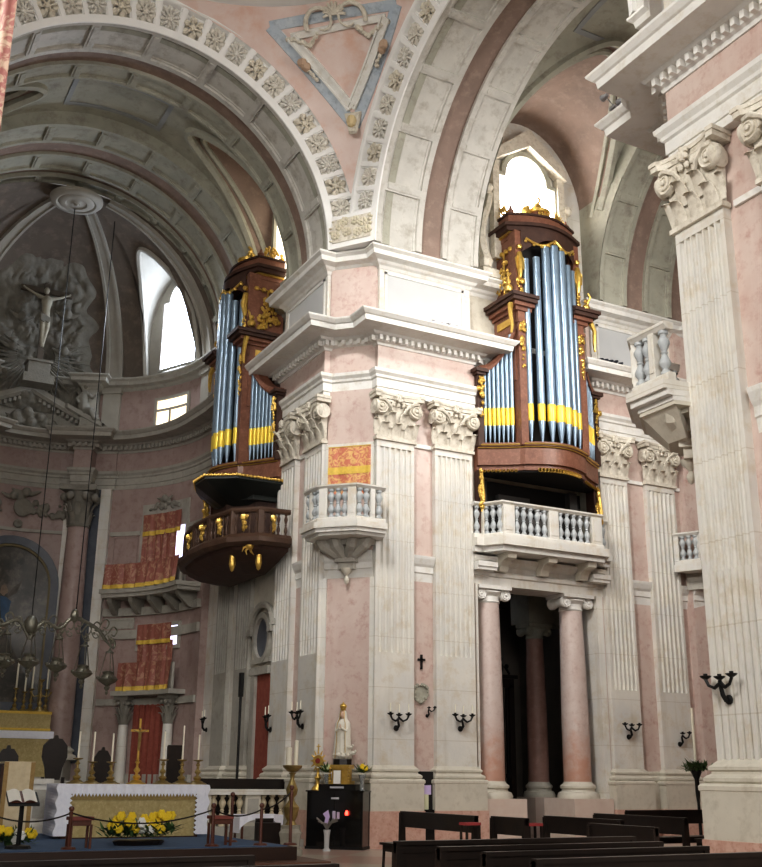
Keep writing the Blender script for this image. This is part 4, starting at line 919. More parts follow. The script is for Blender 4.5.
# hanging lamps on a branched silver bracket
lx, ly = 5.93, 31.9
t = thing('lamp_bracket', 'ornate branched silver bracket carrying hanging lamps in front of the altarpiece', 'lamp bracket', (lx, ly, 5.2))
m = M()
for sg in (-1, 1):
    m.tube(cat([(lx, ly, 5.1), (lx+sg*.35, ly, 5.6), (lx+sg*.8, ly, 5.45), (lx+sg*1.1, ly, 5.75), (lx+sg*1.45, ly, 5.72), (lx+sg*1.9, ly, 5.5), (lx+sg*2.2, ly, 5.15), (lx+sg*2.4, ly, 5.0), (lx+sg*2.42, ly, 5.15), (lx+sg*2.3, ly, 5.2)]), [.05]*30+[.035]*16, 8)
    for k in range(9):
        x = .2+k*.25; z = 5.5+.12*sin(k*2.1); m.tube(cat([(lx+sg*x, ly, z), (lx+sg*(x+.12), ly-.05, z+.2), (lx+sg*(x+.26), ly, z+.12), (lx+sg*(x+.2), ly, z-.05), (lx+sg*(x+.1), ly, z-.02)], 4), .022, 6); m.sph((lx+sg*(x+.1), ly, z-.12), .045, 6)
        m.tube(cat([(lx+sg*x, ly, z-.05), (lx+sg*(x+.1), ly-.03, z-.25), (lx+sg*(x+.22), ly, z-.22), (lx+sg*(x+.17), ly, z-.12)], 4), .018, 5)
for dx in (.05, .82, 1.56, 2.3): m.tube(cat([(lx+dx, ly, 5.55-.12*dx), (lx+dx+.08, ly-.04, 5.42-.1*dx), (lx+dx, ly, 5.32-.1*dx)], 4), .02, 5)
m.sph((lx, ly, 5.5), .2, 10, (1, 1, 1.4)); m.sph((lx+1.2, ly, 5.85), .13, 8, (1, 1, 1.6)); m.build('branches', SILV, t, smooth=True)
for dx in (1.25,): M().tube([(lx+dx-.02, ly, 5.9), (lx+dx, ly, 9.6), (lx+dx+.05, ly, 18.6)], .014, 4).build('cable', IRON, t)
M().tube([(lx, ly, 5.7), (lx, ly, 18.7)], .014, 4).build('cable', IRON, t)
def lamp(c, label, s=1.):
    t = thing('hanging_lamp', label, 'hanging lamp', c, 'silver sanctuary lamps'); x, y, z = c
    M().lathe([(0, z-.42), (.03, z-.4), (.05, z-.34), (.02, z-.3), (.07, z-.26), (.09, z-.2), (.05, z-.16), (.12, z-.12), (.24, z-.05), (.30, z+.02), (.27, z+.05), (.2, z+.06), (.19, z+.12), (.14, z+.16), (.17, z+.22), (.12, z+.25), (0, z+.26)], (x, y, 0), 16).build('bowl', SILV, t, smooth=True)
    for k in range(3):
        a = 2*pi*k/3+.5; M().tube([(x+.26*cos(a), y+.26*sin(a), z+.05), (x+.1*cos(a), y+.1*sin(a), z+.78)], .013, 4).build('chain', SILV, t)
        M().sph((x+.28*cos(a), y+.28*sin(a), z+.07), .06, 6).build('scroll_handle', SILV, t)
    M().lathe([(0, z+.92), (.03, z+.9), (.05, z+.84), (.12, z+.8), (.13, z+.77), (0, z+.76)], (x, y, 0), 12).build('cap', SILV, t, smooth=True)
    M().tube([(x, y, z+.9), (x, y, z+1.25)], .012, 4).build('hook', SILV, t)
for k, dx in enumerate((-.62, .05, .82, 1.56, 2.3)): lamp((lx+dx, ly, (4.42, 4.45, 4.38, 4.22, 4.08)[k]), 'silver hanging lamp in front of the altarpiece, %s from the left' % ORD[k])
# ------------------------------------------------------------------ balusters and balconies
BAL = [(.0, 0), (.075, 0), (.075, .05), (.05, .07), (.045, .10), (.085, .17), (.09, .22), (.06, .30), (.038, .36), (.055, .39), (.038, .42), (.06, .48), (.09, .56), (.085, .61), (.045, .68), (.05, .71), (.075, .73), (.075, .78), (0, .78)]
BALM = {}
def baluster(root, c, h, w, ma, nm='baluster'):
    k = (round(h, 3), round(w, 3), ma.name)
    s = h/.78
    if k not in BALM:
        o = M().lathe([(r*w, z*s) for r, z in BAL], (0, 0, 0), 10).build(nm, ma, None, smooth=True); BALM[k] = o.data
    else:
        o = bpy.data.objects.new(nm, BALM[k]); COL.objects.link(o)
    o.parent = root; o.location = Vector(c)-Vector(root.location); return o
def offs(path, o):
    n = len(path); T = [Vector((path[i+1][0]-path[i][0], path[i+1][1]-path[i][1])).normalized() for i in range(n-1)]; out = []
    for i in range(n):
        a = T[max(i-1, 0)]; b = T[min(i, n-2)]; na = Vector((a.y, -a.x)); nb = Vector((b.y, -b.x)); k = (na+nb)/max(1+na.dot(nb), .35)
        out.append((path[i][0]+k.x*o, path[i][1]+k.y*o))
    return out
def balustrade(t, path, z0, z1, ma, dies, per, back, bw=1., rail=.11, foot=.13, bm=None):
    # path runs with the outside on its right; dies are (segment, fraction) places of the square posts
    m = M().sweep([(-.09, z1-rail), (.03, z1-rail), (.07, z1-rail*.6), (.09, z1-rail*.45), (.09, z1-rail*.1), (.05, z1), (-.12, z1)], path); m.build('handrail', ma, t)
    M().sweep([(-.09, z0), (.06, z0), (.06, z0+foot*.7), (.03, z0+foot), (-.09, z0+foot)], path).build('plinth', ma, t)
    n = len(path); occ = {}
    for sg, fr, wd in dies:
        a, b2 = Vector(path[sg]), Vector(path[sg+1]); tt = (b2-a).normalized(); nn = Vector((tt.y, -tt.x)); L = (b2-a).length; c = a+tt*(fr*L)
        occ.setdefault(sg, []).append((fr*L, wd))
        p = [c-tt*wd/2+nn*.045, c+tt*wd/2+nn*.045, c+tt*wd/2-nn*.09, c-tt*wd/2-nn*.09]
        m = M().prism([q2(x) for x in p], z0+foot*.6, z1-rail*.6)
        p = [c-tt*wd*.32+nn*.06, c+tt*wd*.32+nn*.06, c+tt*wd*.32, c-tt*wd*.32]; m.prism([q2(x) for x in p], z0+foot+.07, z1-rail-.06); m.build('post', ma, t)
    for sg in range(n-1):
        a, b2 = Vector(path[sg]), Vector(path[sg+1]); tt = (b2-a).normalized(); nn = Vector((tt.y, -tt.x)); L = (b2-a).length
        ed = sorted(occ.get(sg, [])); cur = 0; gaps = []
        for x, wd in ed:
            gaps.append((cur, x-wd/2)); cur = x+wd/2
        gaps.append((cur, L))
        for g0, g1 in gaps:
            k = int(round((g1-g0)/per))
            for j in range(k):
                c = a+tt*(g0+(g1-g0)*(j+.5)/k)-nn*.03; baluster(t, (c.x, c.y, z0+foot), z1-rail-z0-foot, bw, bm or ma)
BST = mat('bluegrey_baluster_stone', (.40, .43, .45), .5, var=(.50, .52, .52), scale=6.)
def pier_balcony(label, pts, cdir, back, zz=0., full=True):
    t = thing('pier_balcony', label, 'balcony', (cdir[0], cdir[1], 6.2+zz), 'small marble balconies on the crossing piers')
    pl = list(back)
    M().prism(offs(pts, .16)+pl[::-1], 7.02+zz, 7.16+zz).build('slab', W, t)
    m = M().prism(offs(pts, .10)+pl[::-1], 6.93+zz, 7.02+zz); m.prism(offs(pts, -.0)+pl[::-1], 6.86+zz, 6.93+zz); m.build('moulding', WL, t)
    balustrade(t, pts, 7.16+zz, 8.08+zz, W, ((0, .45, .12), (1, .12, .2), (1, .88, .2), (2, .55, .12)), .19, None, 1.0, bm=BST)
    # bracket: lobed corbel tapering to a bud
    c = Vector((cdir[0], cdir[1], 0)); e = Vector((cdir[2], cdir[3], 0)); s = Vector((-e.y, e.x, 0)); f = lambda a, b2, z=0: tuple(c+s*a+e*b2+Vector((0, 0, z+zz)))
    m = M(f)
    for k in (-1, -.4, .4, 1): m.tube([(k*.62, .5-.2*abs(k), 6.9), (k*.5, .42-.12*abs(k), 6.72), (k*.22, .2, 6.52), (k*.1, .1, 6.38)], [.14, .15, .12, .08], 8)
    m.prism([(-.7, 0), (.7, 0), (.5, .4), (-.5, .4)], 6.74, 6.9); m.prism([(-.4, 0), (.4, 0), (.3, .25), (-.3, .25)], 6.55, 6.76)
    (m.prism(offs(pts, -.02)+pl[::-1], 6.80+zz, 6.87+zz, f=ident), m.add([(x, y, 6.82+zz) for x, y in offs(pts, -.04)]+[(c.x+(x-c.x)*.5, c.y+(y-c.y)*.5, 6.42+zz) for x, y in pts], [(i, i+1, 5+i, 4+i) for i in range(3)]+[(4, 5, 6, 7), (0, 3, 7, 4)], ident)) if not full else None
    m.box(-.26, .26, 0, .26, 6.34, 6.46).box(-.2, .2, 0, .2, 6.18, 6.34); m.build('bracket', VGA if full else WB, t)
    M(f).lathe([(0, 5.82), (.05, 5.86), (.07, 5.95), (.03, 6.02), (.05, 6.06), (.12, 6.12), (.14, 6.2), (0, 6.2)], (0, .12, 0), 12).build('bud', WB, t, smooth=True)
    return t
o4 = .38
pier_balcony('small marble balcony beneath the damask cloth on the crossing pier', [(KX-o4, KY+1.02), (KX-o4, KY+.28), (KX+.28, KY-o4), (KX+1.02, KY-o4)], (KX+.56, KY+.56, -.7071, -.7071), [(KX-o4, KY+1.12), (KX, KY+1.12), (KX+.2, KY+1.0), (KX+1.0, KY+.2), (KX+1.12, KY), (KX+1.12, KY-o4)][1:-1])
pier_balcony('small marble balcony seen from below on the near pier at the right', [(KX+1.12, YB+.40), (KX+.34, YB+.40), (KX-.28, YB-.20), (KX-.28, YB-.95)], (KX+.56, YB-.5, -.7071, .7071), [(KX+1.12, YB), (KX+1.0, YB-.2), (KX+.2, YB-.95), (KX, YB-1.0)], zz=-.17, full=False)
hang('window_cloth', 'orange and crimson damask cloth with gold band over the small pier balcony', 'curtain', CH, -.55, .55, 8.0, 9.26, .13, DAMG, 2, .012, ((.44, .58), (.985, 1.), (0, .01)))
trim(M(CH).box(-.62, -.55, -.05, .14, 8, 9.3).box(.55, .62, -.05, .14, 8, 9.3).box(-.62, .62, -.05, .14, 9.26, 9.33), W)
# far transept balcony
tb = TA(5, 0); tq = Vector((TX-tb[0], TY-tb[1])).normalized(); tt_ = Vector((-tq.y, tq.x))
P4 = [q2(Vector(tb)+tt_*a+tq*b2) for a, b2 in ((.95, 0), (.6, .6), (-.6, .6), (-.95, 0))]
P4 = P4 if (Vector(P4[2])-Vector(P4[1])).x > 0 else P4[::-1]
t = thing('far_balcony', 'marble balcony half hidden behind the fluted pilaster of the near pier', 'balcony', (tb[0], tb[1], 6.8))
M().prism(offs(P4, .12), 6.95, 7.15).build('slab', W, t); balustrade(t, P4, 7.15, 8.05, W, ((0, .1, .14), (1, .06, .16), (1, .94, .16)), .2, None, bm=BST)
M().prism([q2(Vector(tb)+tt_*a+tq*b2) for a, b2 in ((.6, 0), (-.6, 0), (-.3, .4), (.3, .4))], 6.5, 6.95).build('bracket', VGA, t)
# organ balcony with lintel
OC = 5.86
t = thing('organ_balcony', 'white marble balcony with balusters beneath the right organ', 'balcony', R1(OC, .2, 6.7))
ob = [q2(R1(3.72, .06)), q2(R1(4.02, .06)), q2(R1(4.3, .52)), q2(R1(7.42, .52)), q2(R1(7.7, .06)), q2(R1(8.0, .06))]
M().prism(offs(ob, .17)+[q2(R1(8.0, -.74)), q2(R1(3.72, -.74))], 7.0, 7.2).build('slab', W, t)
M().prism(offs(ob, .06)+[q2(R1(8.0, -.74)), q2(R1(3.72, -.74))], 6.86, 7.0).build('moulding', WL, t)
balustrade(t, ob, 7.2, 8.14, W, ((0, .95, .06), (2, .055, .34), (2, .5, .3), (2, .945, .34), (4, .1, .06)), .2, None, .9, bm=BST)
for s in (4.6, 5.86, 7.12): M(R1).prism([(-.1, 6.44), (.08, 6.44), (.14, 6.56), (.26, 6.68), (.46, 6.72), (.5, 6.86), (-.1, 6.86)], s-.13, s+.13, f=lambda a, b2, c: R1(c, a, b2)).build('bracket', WB, t)
m = M()
lp = [q2(R1(3.78, -.12)), q2(R1(7.94, -.12))]
m.sweep([(-.9, 6.1), (-.02, 6.1), (-.02, 6.3), (.03, 6.33), (.03, 6.42), (-.03, 6.46), (-.03, 6.58), (.06, 6.64), (.12, 6.70), (.14, 6.8), (-.9, 6.86)], lp); trim(m, W)
for s0, s1 in ((3.78, 4.35), (7.36, 7.94)): trim(M(R1).box(s0, s1, -.2, .16, 6.42, 6.5).box(s0, s1, -.2, .2, 6.5, 6.62), WL)
trim(M(CH).box(-.75, -.53, -.1, .10, 1.7, 6.0).box(-.75, -.66, -.1, .10, 6.6, 9.4).box(.55, .75, -.1, .10, 1.7, 6.0), W)
for s, nm in ((4.47, 'left'), (7.1, 'right')):
    p = R1(s, -.5); column('ionic pink marble column on the %s of the passage under the organ' % nm, p, .35, 1.02, 5.68, 6.1, COLP, WL, ionic=True, face=(0, -1), plinth=.0, group='ionic columns under the organ')
for s, d, nm in ((7.95, -3.3, 'second dim pink column deeper inside the passage under the organ'),): column(nm, R1(s, d), .29, 1.0, 5.3, 5.72, RED, VG, ionic=True, face=(0, -1), plinth=0.)
trim(M(R1).box(3.86, 3.93, -.9, -.1, 0, 6.1).box(7.66, 7.86, -.9, -.1, 0, 6.1), W)
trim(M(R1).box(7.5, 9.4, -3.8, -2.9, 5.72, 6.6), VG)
# chapel interior
t = thing('chapel_gate', 'dark iron and wood gate inside the passage under the organ', 'gate', R1(6.2, -3.4, 0)); g = lambda s, d, z=0: R1(s, d, z)
M(R1).box(5.2, 7.2, -3.5, -3.3, 3.9, 4.15).box(5.2, 5.36, -3.5, -3.3, 0, 4.0).box(7.04, 7.2, -3.5, -3.3, 0, 4.0).box(5.1, 7.3, -3.55, -3.25, 4.15, 4.25).build('frame', WOODD, t)
m = M(R1)
for k in range(14): s = 5.42+k*.12; m.box(s, s+.04, -3.43, -3.37, .1, 3.9)
m.box(5.3, 7.1, -3.45, -3.35, 1.5, 1.6).build('bars', IRON, t)
m = M(R1)
for k in range(9):
    s = 5.35+k*.21; h = 4.5+.5*sin(pi*k/8); m.tube([(s, -3.4, 4.2), (s+.08, -3.4, h-.2), (s-.06, -3.4, h)], .035, 5); m.sph((s, -3.4, h), .07, 6)
m.build('cresting', IRON, t)
rectwin(R1, 5.35, 5.7, 5.55, 6.0, -6.05, SKYB, WOODD, w=.05, n=1)
t = thing('chapel_altarpiece', 'dim carved retable in the dark chapel behind the gate', 'altar', R1(6.3, -5.9, 0))
M(R1).box(5.4, 7.6, -6.05, -5.4, 0, 1.1).build('table', WOODD, t); m = M(R1).box(5.5, 5.8, -6.05, -5.8, 1.1, 4.4).box(7.2, 7.5, -6.05, -5.8, 1.1, 4.4).box(5.4, 7.6, -6.05, -5.7, 4.4, 4.8); m.build('frame', BRASS, t); M(R1).box(5.8, 7.2, -6.04, -5.98, 1.1, 4.4).build('panel', PAINT, t)
# ------------------------------------------------------------------ organs
def spray(m, c, w, h, n, rn, f):     # gilded leaf spray hanging or rising
    for k in range(n):
        x = rn.uniform(-w, w); z = rn.uniform(0, h); r = rn.uniform(.035, .075)*(1-.4*abs(z/h)); m.sph((c[0]+x*(1-abs(z/h)*.55), c[1]+rn.uniform(-.02, .04), c[2]+z), r, 6, (1, .7, 1.25), f=f)
PM = {}
def organ(f, root_at, label, canopy=False, yaw_left=False):
    t = thing('pipe_organ', label, 'organ', root_at, None)
    rn = random.Random(4)
    # plan of the front: depth d as a function of t along the wall
    def dep(x):
        a = abs(x)
        if a <= .98: return .74+.34*cos(x/.98*pi/2)
        return .70-.66*((a-.98)/.97)**.85
    xs = [-1.95+3.9*i/48 for i in range(49)]
    def outline(off): return [(x*(1+off*.12), dep(x)+off) for x in xs]
    def slab(m, o, z0, z1): m.prism(outline(o)+[(1.95, -.28), (-1.95, -.28)], z0, z1)
    m = M(f); slab(m, .02, 9.12, 9.62); slab(m, -.06, 8.98, 9.12); m.build('case_base', MAH, t)
    m = M(f); slab(m, .07, 9.60, 9.70); m.build('base_moulding', MAH, t)
    def line(m, o, z, r): m.tube([(x*(1+o*.12), dep(x)+o, z) for x in xs], r, 6)
    m = M(f); line(m, .075, 9.64, .022); line(m, .05, 9.57, .015); m.build('gilt_bead', GOLD, t)
    m = M(f)
    for i in range(46):
        x = -1.88+3.76*i/45
        if .70 < abs(x) < 1.1: continue
        k = .75 if abs(x) < .7 else .5; m.lathe([(.07*k, -.02), (.085*k, 0), (.07*k, .02), (.05*k, 0), (.07*k, -.02)], (x, dep(x)-.02, 8.97), 8, 'y', f=f)
    m.build('gilt_fringe', GOLD, t)
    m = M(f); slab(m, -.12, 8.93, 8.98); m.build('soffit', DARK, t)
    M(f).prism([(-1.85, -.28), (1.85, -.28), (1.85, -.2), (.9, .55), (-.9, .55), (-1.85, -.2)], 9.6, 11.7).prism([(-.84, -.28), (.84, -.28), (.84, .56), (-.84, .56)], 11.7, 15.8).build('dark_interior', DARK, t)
    for sg in (-1, 1): M(f).prism([(sg*.8, -.28), (sg*1.5, -.28), (sg*1.5, -.1), (sg*.8, .45)], 11.6, 12.6).build('wing_back', MAHD, t)
    # posts
    for x in (-.98, .98):
        M(f).box(x-.11, x+.11, .52, .80, 9.62, 13.35).box(x-.13, x+.13, .52, .83, 13.0, 13.1).build('post', MAH, t)
        M(f).box(x-.10, x+.10, .42, .74, 13.7, 15.75).build('upper_post', MAH, t)
        m = M(f); spray(m, (x, .82, 12.75), .09, .32, 14, rn, f); spray(m, (x, .82, 12.62), .05, -.9, 16, rn, f); m.build('gilt_drop', GOLD, t, smooth=True)
        m = M(f); m.tube([(x, .78, 14.3), (x, .82, 14.7), (x, .78, 15.05)], [.05, .1, .07], 8); m.sph((x, .8, 15.22), .08, 8)
        for sg in (-1, 1): m.tube([(x, .8, 15.0), (x+sg*.13, .8, 14.85), (x+sg*.1, .82, 14.55)], [.04, .03, .02], 6)
        spray(m, (x, .78, 14.25), .08, -.5, 16, rn, f); m.build('gilt_figure', GOLD, t, smooth=True)
    for x in (-1.9, 1.9):
        M(f).box(x-.09, x+.09, -.2, .16, 9.62, 11.55).box(x-.14, x+.14, -.2, .22, 11.55, 11.62).box(x-.2, x+.2, -.22, .28, 11.62, 11.72).build('end_post', MAHD, t)
        m = M(f); spray(m, (x, .2, 11.1), .1, .4, 18, rn, f); spray(m, (x, .2, 11.05), .05, -.7, 12, rn, f); m.build('gilt_capital', GOLD, t, smooth=True)
    # swooping wing cornices
    for sg in (-1, 1):
        m = M(f); pts = []; fs = []; n = 16
        for i in range(n+1):
            u = i/n; x = sg*(1.06+.86*u); z = 11.62+1.25*(1-u)**2.2; d = dep(x)
            for dd, dz in ((-.2, 0), (.10, 0), (.13, .08), (.08, .2), (-.2, .2)): pts.append((x, d+dd, z+dz))
        for i in range(n):
            for j in range(5): fs.append((5*i+j, 5*i+(j+1) % 5, 5*i+5+(j+1) % 5, 5*i+5+j))
        fs += [(0, 1, 2, 3, 4), tuple(n*5+j for j in range(5))]; m.add(pts, fs); m.build('wing_cornice', MAH, t)
        # tower flank with mid cornice and trophy
        x0, x1 = (sg*.86, sg*1.12); a, b2 = min(x0, x1), max(x0, x1)
        M(f).box(a, b2, -.28, .66, 11.4, 13.4).build('flank', MAH, t); M(f).box(min(sg*.8, sg*1.02), max(sg*.8, sg*1.02), -.28, .60, 13.7, 15.75).build('upper_flank', MAH, t)
        for o, z0, z1 in ((.06, 13.32, 13.42), (.16, 13.42, 13.52), (.26, 13.52, 13.62), (.32, 13.62, 13.72), (.16, 13.72, 13.8)):
            a, b2 = sorted((sg*(.70-o*.3), sg*(1.14+o))); M(f).box(a, b2, -.28, .80+o, z0, z1).build('mid_cornice', MAHD if z0 > 13.45 else MAH, t)
        M(f).box(min(sg*1.02, sg*1.15), max(sg*1.02, sg*1.15), -.1, .5, 13.0, 13.2).build('gilt_band', GOLD, t)
        m = M(f); fl = lambda a, b2, c: f(sg*(1.06+b2), .2+a, c)
        for k in range(4): m.sph((-.28+.2*k, .02, 15.25), .075, 7, f=fl)
        m.tube([(-.28, .02, 15.25), (.32, .02, 15.25)], .02, 5, f=fl); m.tube([(.0, .02, 15.25), (0, .02, 14.0)], .03, 5, f=fl)
        spray(m, (.0, .03, 14.2), .28, .8, 40, rn, fl); spray(m, (-.22, .03, 14.1), .14, .35, 16, rn, fl); spray(m, (.12, .03, 13.92), .14, .3, 14, rn, fl); m.build('gilt_trophy', GOLD, t, smooth=True)
        m = M(f); m.tube([(sg*1.34, .82, 13.45), (sg*1.4, .88, 13.2), (sg*1.36, .9, 12.8), (sg*1.38, .88, 12.6)], [.08, .06, .05, .03], 6); m.sph((sg*1.3, .7, 13.95), .12, 8); m.sph((sg*1.3, .7, 14.15), .07, 6); m.tube([(sg*1.3, .72, 14.0), (sg*1.38, .8, 14.25), (sg*1.3, .8, 14.35)], .03, 6); m.build('gilt_cherub', GOLD, t, smooth=True)
    # crown of the tower
    def tout(o): return [(x, .50+o+.34*cos(x/1.1*pi/2)) for x in [-1.1-o+(2.2+2*o)*i/20 for i in range(21)]]+[(1.1+o, -.28), (-1.1-o, -.28)]
    # arched head over the pipes
    m = M(f)
    def head(u, v): x = -.9+1.8*u; return (x, dep(x)-.02-.0*v, 15.1+.42*sin(pi*u)+(.0 if v == 0 else 0)+v*(15.78-15.1-.42*sin(pi*u)))
    m.grid(head, 20, 2); m.build('arched_head', MAHD, t)
    m = M(f)
    for i in range(9):
        u = i/8; x = -.8+1.6*u; z = 15.42-.16*abs(sin(u*2*pi)); m.sph((x, dep(x)+.02, z), .05, 6)
    m.tube([(-.8+1.6*i/24, dep(-.8+1.6*i/24)+.02, 15.5-.2*abs(sin(i/24*2*pi))) for i in range(25)], .035, 6); m.build('gilt_swag', GOLD, t, smooth=True)
    for o, z0, z1, ma in ((-.06, 15.62, 15.74, MAH), (.0, 15.74, 15.80, GOLD), (.10, 15.80, 15.92, MAHD), (.18, 15.92, 16.02, MAHD), (.0, 16.02, 16.3, MAH), (.05, 16.3, 16.36, MAHD)):
        M(f).prism(tout(o), z0, z1).build('crown_cornice' if ma != GOLD else 'gilt_band', ma, t)
    M(f).prism([(.3*cos(a)+.0, .35+.3*sin(a)) for a in [2*pi*k/16 for k in range(16)]], 16.36, 16.62).build('crown_pedestal', MAH, t)
    m = M(f); m.lathe([(0, 16.62), (.36, 16.62), (.38, 16.7), (.26, 16.72), (.24, 16.8), (.16, 16.84), (.12, 16.95), (.03, 17.05), (0, 17.06)], (0, .35, 0), 14); m.tube([(0, .35, 17.0), (.08, .4, 17.1), (0, .42, 17.2)], .04, 6); m.build('gilt_crown', GOLD, t, smooth=True)
    for x in (-.95, .95): M(f).lathe([(0, 16.34), (.1, 16.34), (.06, 16.42), (.11, 16.5), (.05, 16.58), (.03, 16.66), (0, 16.7)], (x, .4, 0), 10).build('finial', MAH, t, smooth=True)
    m = M(f)
    for sg in (-1, 1):
        for k in range(7): a = .3+k*.2; m.tube([(sg*.45, .55, 16.35), (sg*(.45+.2*cos(a)), .58, 16.35+.3*sin(a)), (sg*(.45+.34*cos(a*1.1)), .58, 16.4+.4*sin(a))], [.04, .035, .01], 5)
        m.sph((sg*.5, .58, 16.45), .09, 6)
    spray(m, (0, .62, 16.36), .3, .3, 20, rn, f)
    m.build('gilt_cresting', GOLD, t, smooth=True)
    for sg in (-1, 1):
        m = M(f); fl = lambda a, b2, c: f(sg*(1.02+b2), .12+a, c); spray(m, (0, 0, 16.34), .3, .42, 34, rn, fl); spray(m, (-.3, 0, 16.34), .08, .3, 10, rn, fl); m.build('gilt_flank_cresting', GOLD, t, smooth=True)
    # pipes
    def pipe(x, d, r, z0, z1, zm):
        z1, zm = z0+f(x, d, z1)[2]-f(x, d, z0)[2], z0+f(x, d, zm)[2]-f(x, d, z0)[2]
        k = (round(r, 3), round(z1-z0, 2), round(zm-z0, 2)); off = Vector(f(x, d, z0))-Vector(root_at)
        if k not in PM:
            fh = zm-z0-.03
            a = M().lathe([(r*.25, 0), (r, fh), (r, z1-z0), (r*.9, z1-z0), (r*.9, z1-z0-.05), (0, z1-z0-.05)], (0, 0, 0), 14).build('organ_pipe', TIN, None, smooth=True)
            b3 = M().lathe([(r*.93, fh-.05), (r*1.03, fh), (r*1.03, fh+.42), (r*.99, fh+.43)], (0, 0, 0), 14).build('gilt_mouth', GOLDY, None, smooth=True); PM[k] = (a.data, b3.data)
        else:
            a = bpy.data.objects.new('organ_pipe', PM[k][0]); COL.objects.link(a); b3 = bpy.data.objects.new('gilt_mouth', PM[k][1]); COL.objects.link(b3)
        a.parent = t; a.location = off; b3.parent = a; b3.location = (0, 0, 0)
    for i in range(7):
        x = -.78+1.56*i/6; c = 1-abs(i-3)/3; pipe(x, dep(x)-.06, .085+.045*c, 9.70, (14.75+.6*c if i % 2 else 14.9+.55*c), 10.35-.0*c)
    for sg in (-1, 1):
        for i in range(7):
            u = (i+.5)/7; x = sg*(1.13+.68*u); zt = 11.62+1.25*(1-(u*.8+.0))**2.2-.02; pipe(x, dep(x)-.0, .058-.012*u, 9.70, zt, 10.25)
    return t
FO = lambda s, d, z=0: R1(OC+s, d, z)
LC = 5.5
FLO = lambda s, d, z=0: L1(LC-s, d*1.1+.04, z if z < 9.1 else 9.1+(z-9.1)*.935)
org = organ(FO, R1(OC, 0, 8.9), 'tall mahogany pipe organ above the white marble balcony on the right wall')
M(R1).box(4.0, 7.72, -.74, -.66, 7.2, 8.95).build('console_back', DARK, org)
m = M(R1).box(4.9, 5.9, -.66, -.5, 8.1, 8.6).box(4.3, 4.5, -.66, -.45, 7.2, 8.93).box(7.2, 7.45, -.66, -.45, 7.2, 8.93).box(5.2, 6.5, -.66, -.3, 7.2, 8.0); m.build('console', mat('dim_grey_wood', (.075, .07, .065), .6), org)
for s in (3.98, 7.76):
    m = M(R1); rn = random.Random(9)
    spray(m, (s, .1, 8.0), .08, 1.0, 34, rn, R1); m.tube([(s, .08, 7.9), (s+.03, .12, 8.3), (s, .08, 8.95)], [.03, .06, .05], 6); m.build('gilt_bracket', GOLD, org, smooth=True)
M(R1).box(3.92, 4.08, -.3, .04, 7.2, 9.0).build('side_cheek', MAHD, org); M(R1).box(7.64, 7.80, -.3, .04, 7.2, 9.0).build('side_cheek', MAHD, org)
o = M(R1).prism([(6.05, -.1), (6.45, -.1), (6.25, .1)], 8.0, 8.1, f=lambda s, d, z: R1(s, -.25+d, z+.12)).build('music_stand', GREYM, at=R1(6.2, -.25, 8.1)); tag(o, 'small grey folded sheet of metal above the balcony rail under the right organ', 'stand')
orl = organ(FLO, L1(LC, 0, 8.9), 'mahogany pipe organ over the wooden gallery at the chancel side on the left')
# dark flaring canopy of the left organ and its console room
m = M(FLO); cp = [(-1.95, -.2), (-1.9, .1), (-1.0, .85), (-.6, 1.2), (0, 1.5), (.7, 1.75), (1.5, 1.75), (2.0, 1.1), (2.0, -.2)]
cz = mat('dark_canopy_green', (.022, .026, .024), .5)
pl = [cp[i] for i in range(len(cp))]; m.prism(pl, 8.9, 8.98); m.prism([(x*.8, max(-.2, y*.5)) for x, y in pl], 8.5, 8.9)
n = len(pl); m.add([(x, y, 8.9) for x, y in pl]+[(x*.6, max(-.2, y*.42), 8.35) for x, y in pl], [(i, i+1, n+i+1, n+i) for i in range(n-1)]); m.build('canopy', cz, orl)
m = M(FLO)
P = [Vector((x, y, 9.0)) for x, y in pl]
for i in range(n-1):
    L = (P[i+1]-P[i]).length; m.tube([P[i], P[i+1]], .03, 5)
    for k in range(int(L/.09)): p = P[i].lerp(P[i+1], k*.09/L); m.sph((p.x, p.y+.02, p.z), .045, 5)
m.build('gilt_rope', GOLD, orl, smooth=True)
M(FLO).prism([(-1.5, -.1), (-1.35, .45), (-.75, .8), (.8, .95), (1.4, .4), (1.5, -.1)], 7.1, 8.95).build('console_room', MAHD, orl)
M(FLO).box(-1.42, -1.36, .05, .4, 7.3, 8.6).build('doorway', DARK, orl)
m = M(FLO).box(-1.5, -1.36, .0, .06, 7.2, 8.75).box(-1.45, -1.33, .42, .5, 7.2, 8.75).box(-.95, -.87, .72, .8, 7.2, 8.8); m.build('door_frame', MAH, orl)
rn = random.Random(21); m = M(FLO)
for x, d in ((-1.75, .3), (-1.0, .86), (-.75, .95), (-.5, 1.1)): m = M(FLO); m.tube([(x, d, 8.9), (x, d, 8.2)], .03, 6); spray(m, (x, d, 8.9), .07, -.75, 18, rn, FLO); m.build('gilt_pendant', GOLD, orl, smooth=True)
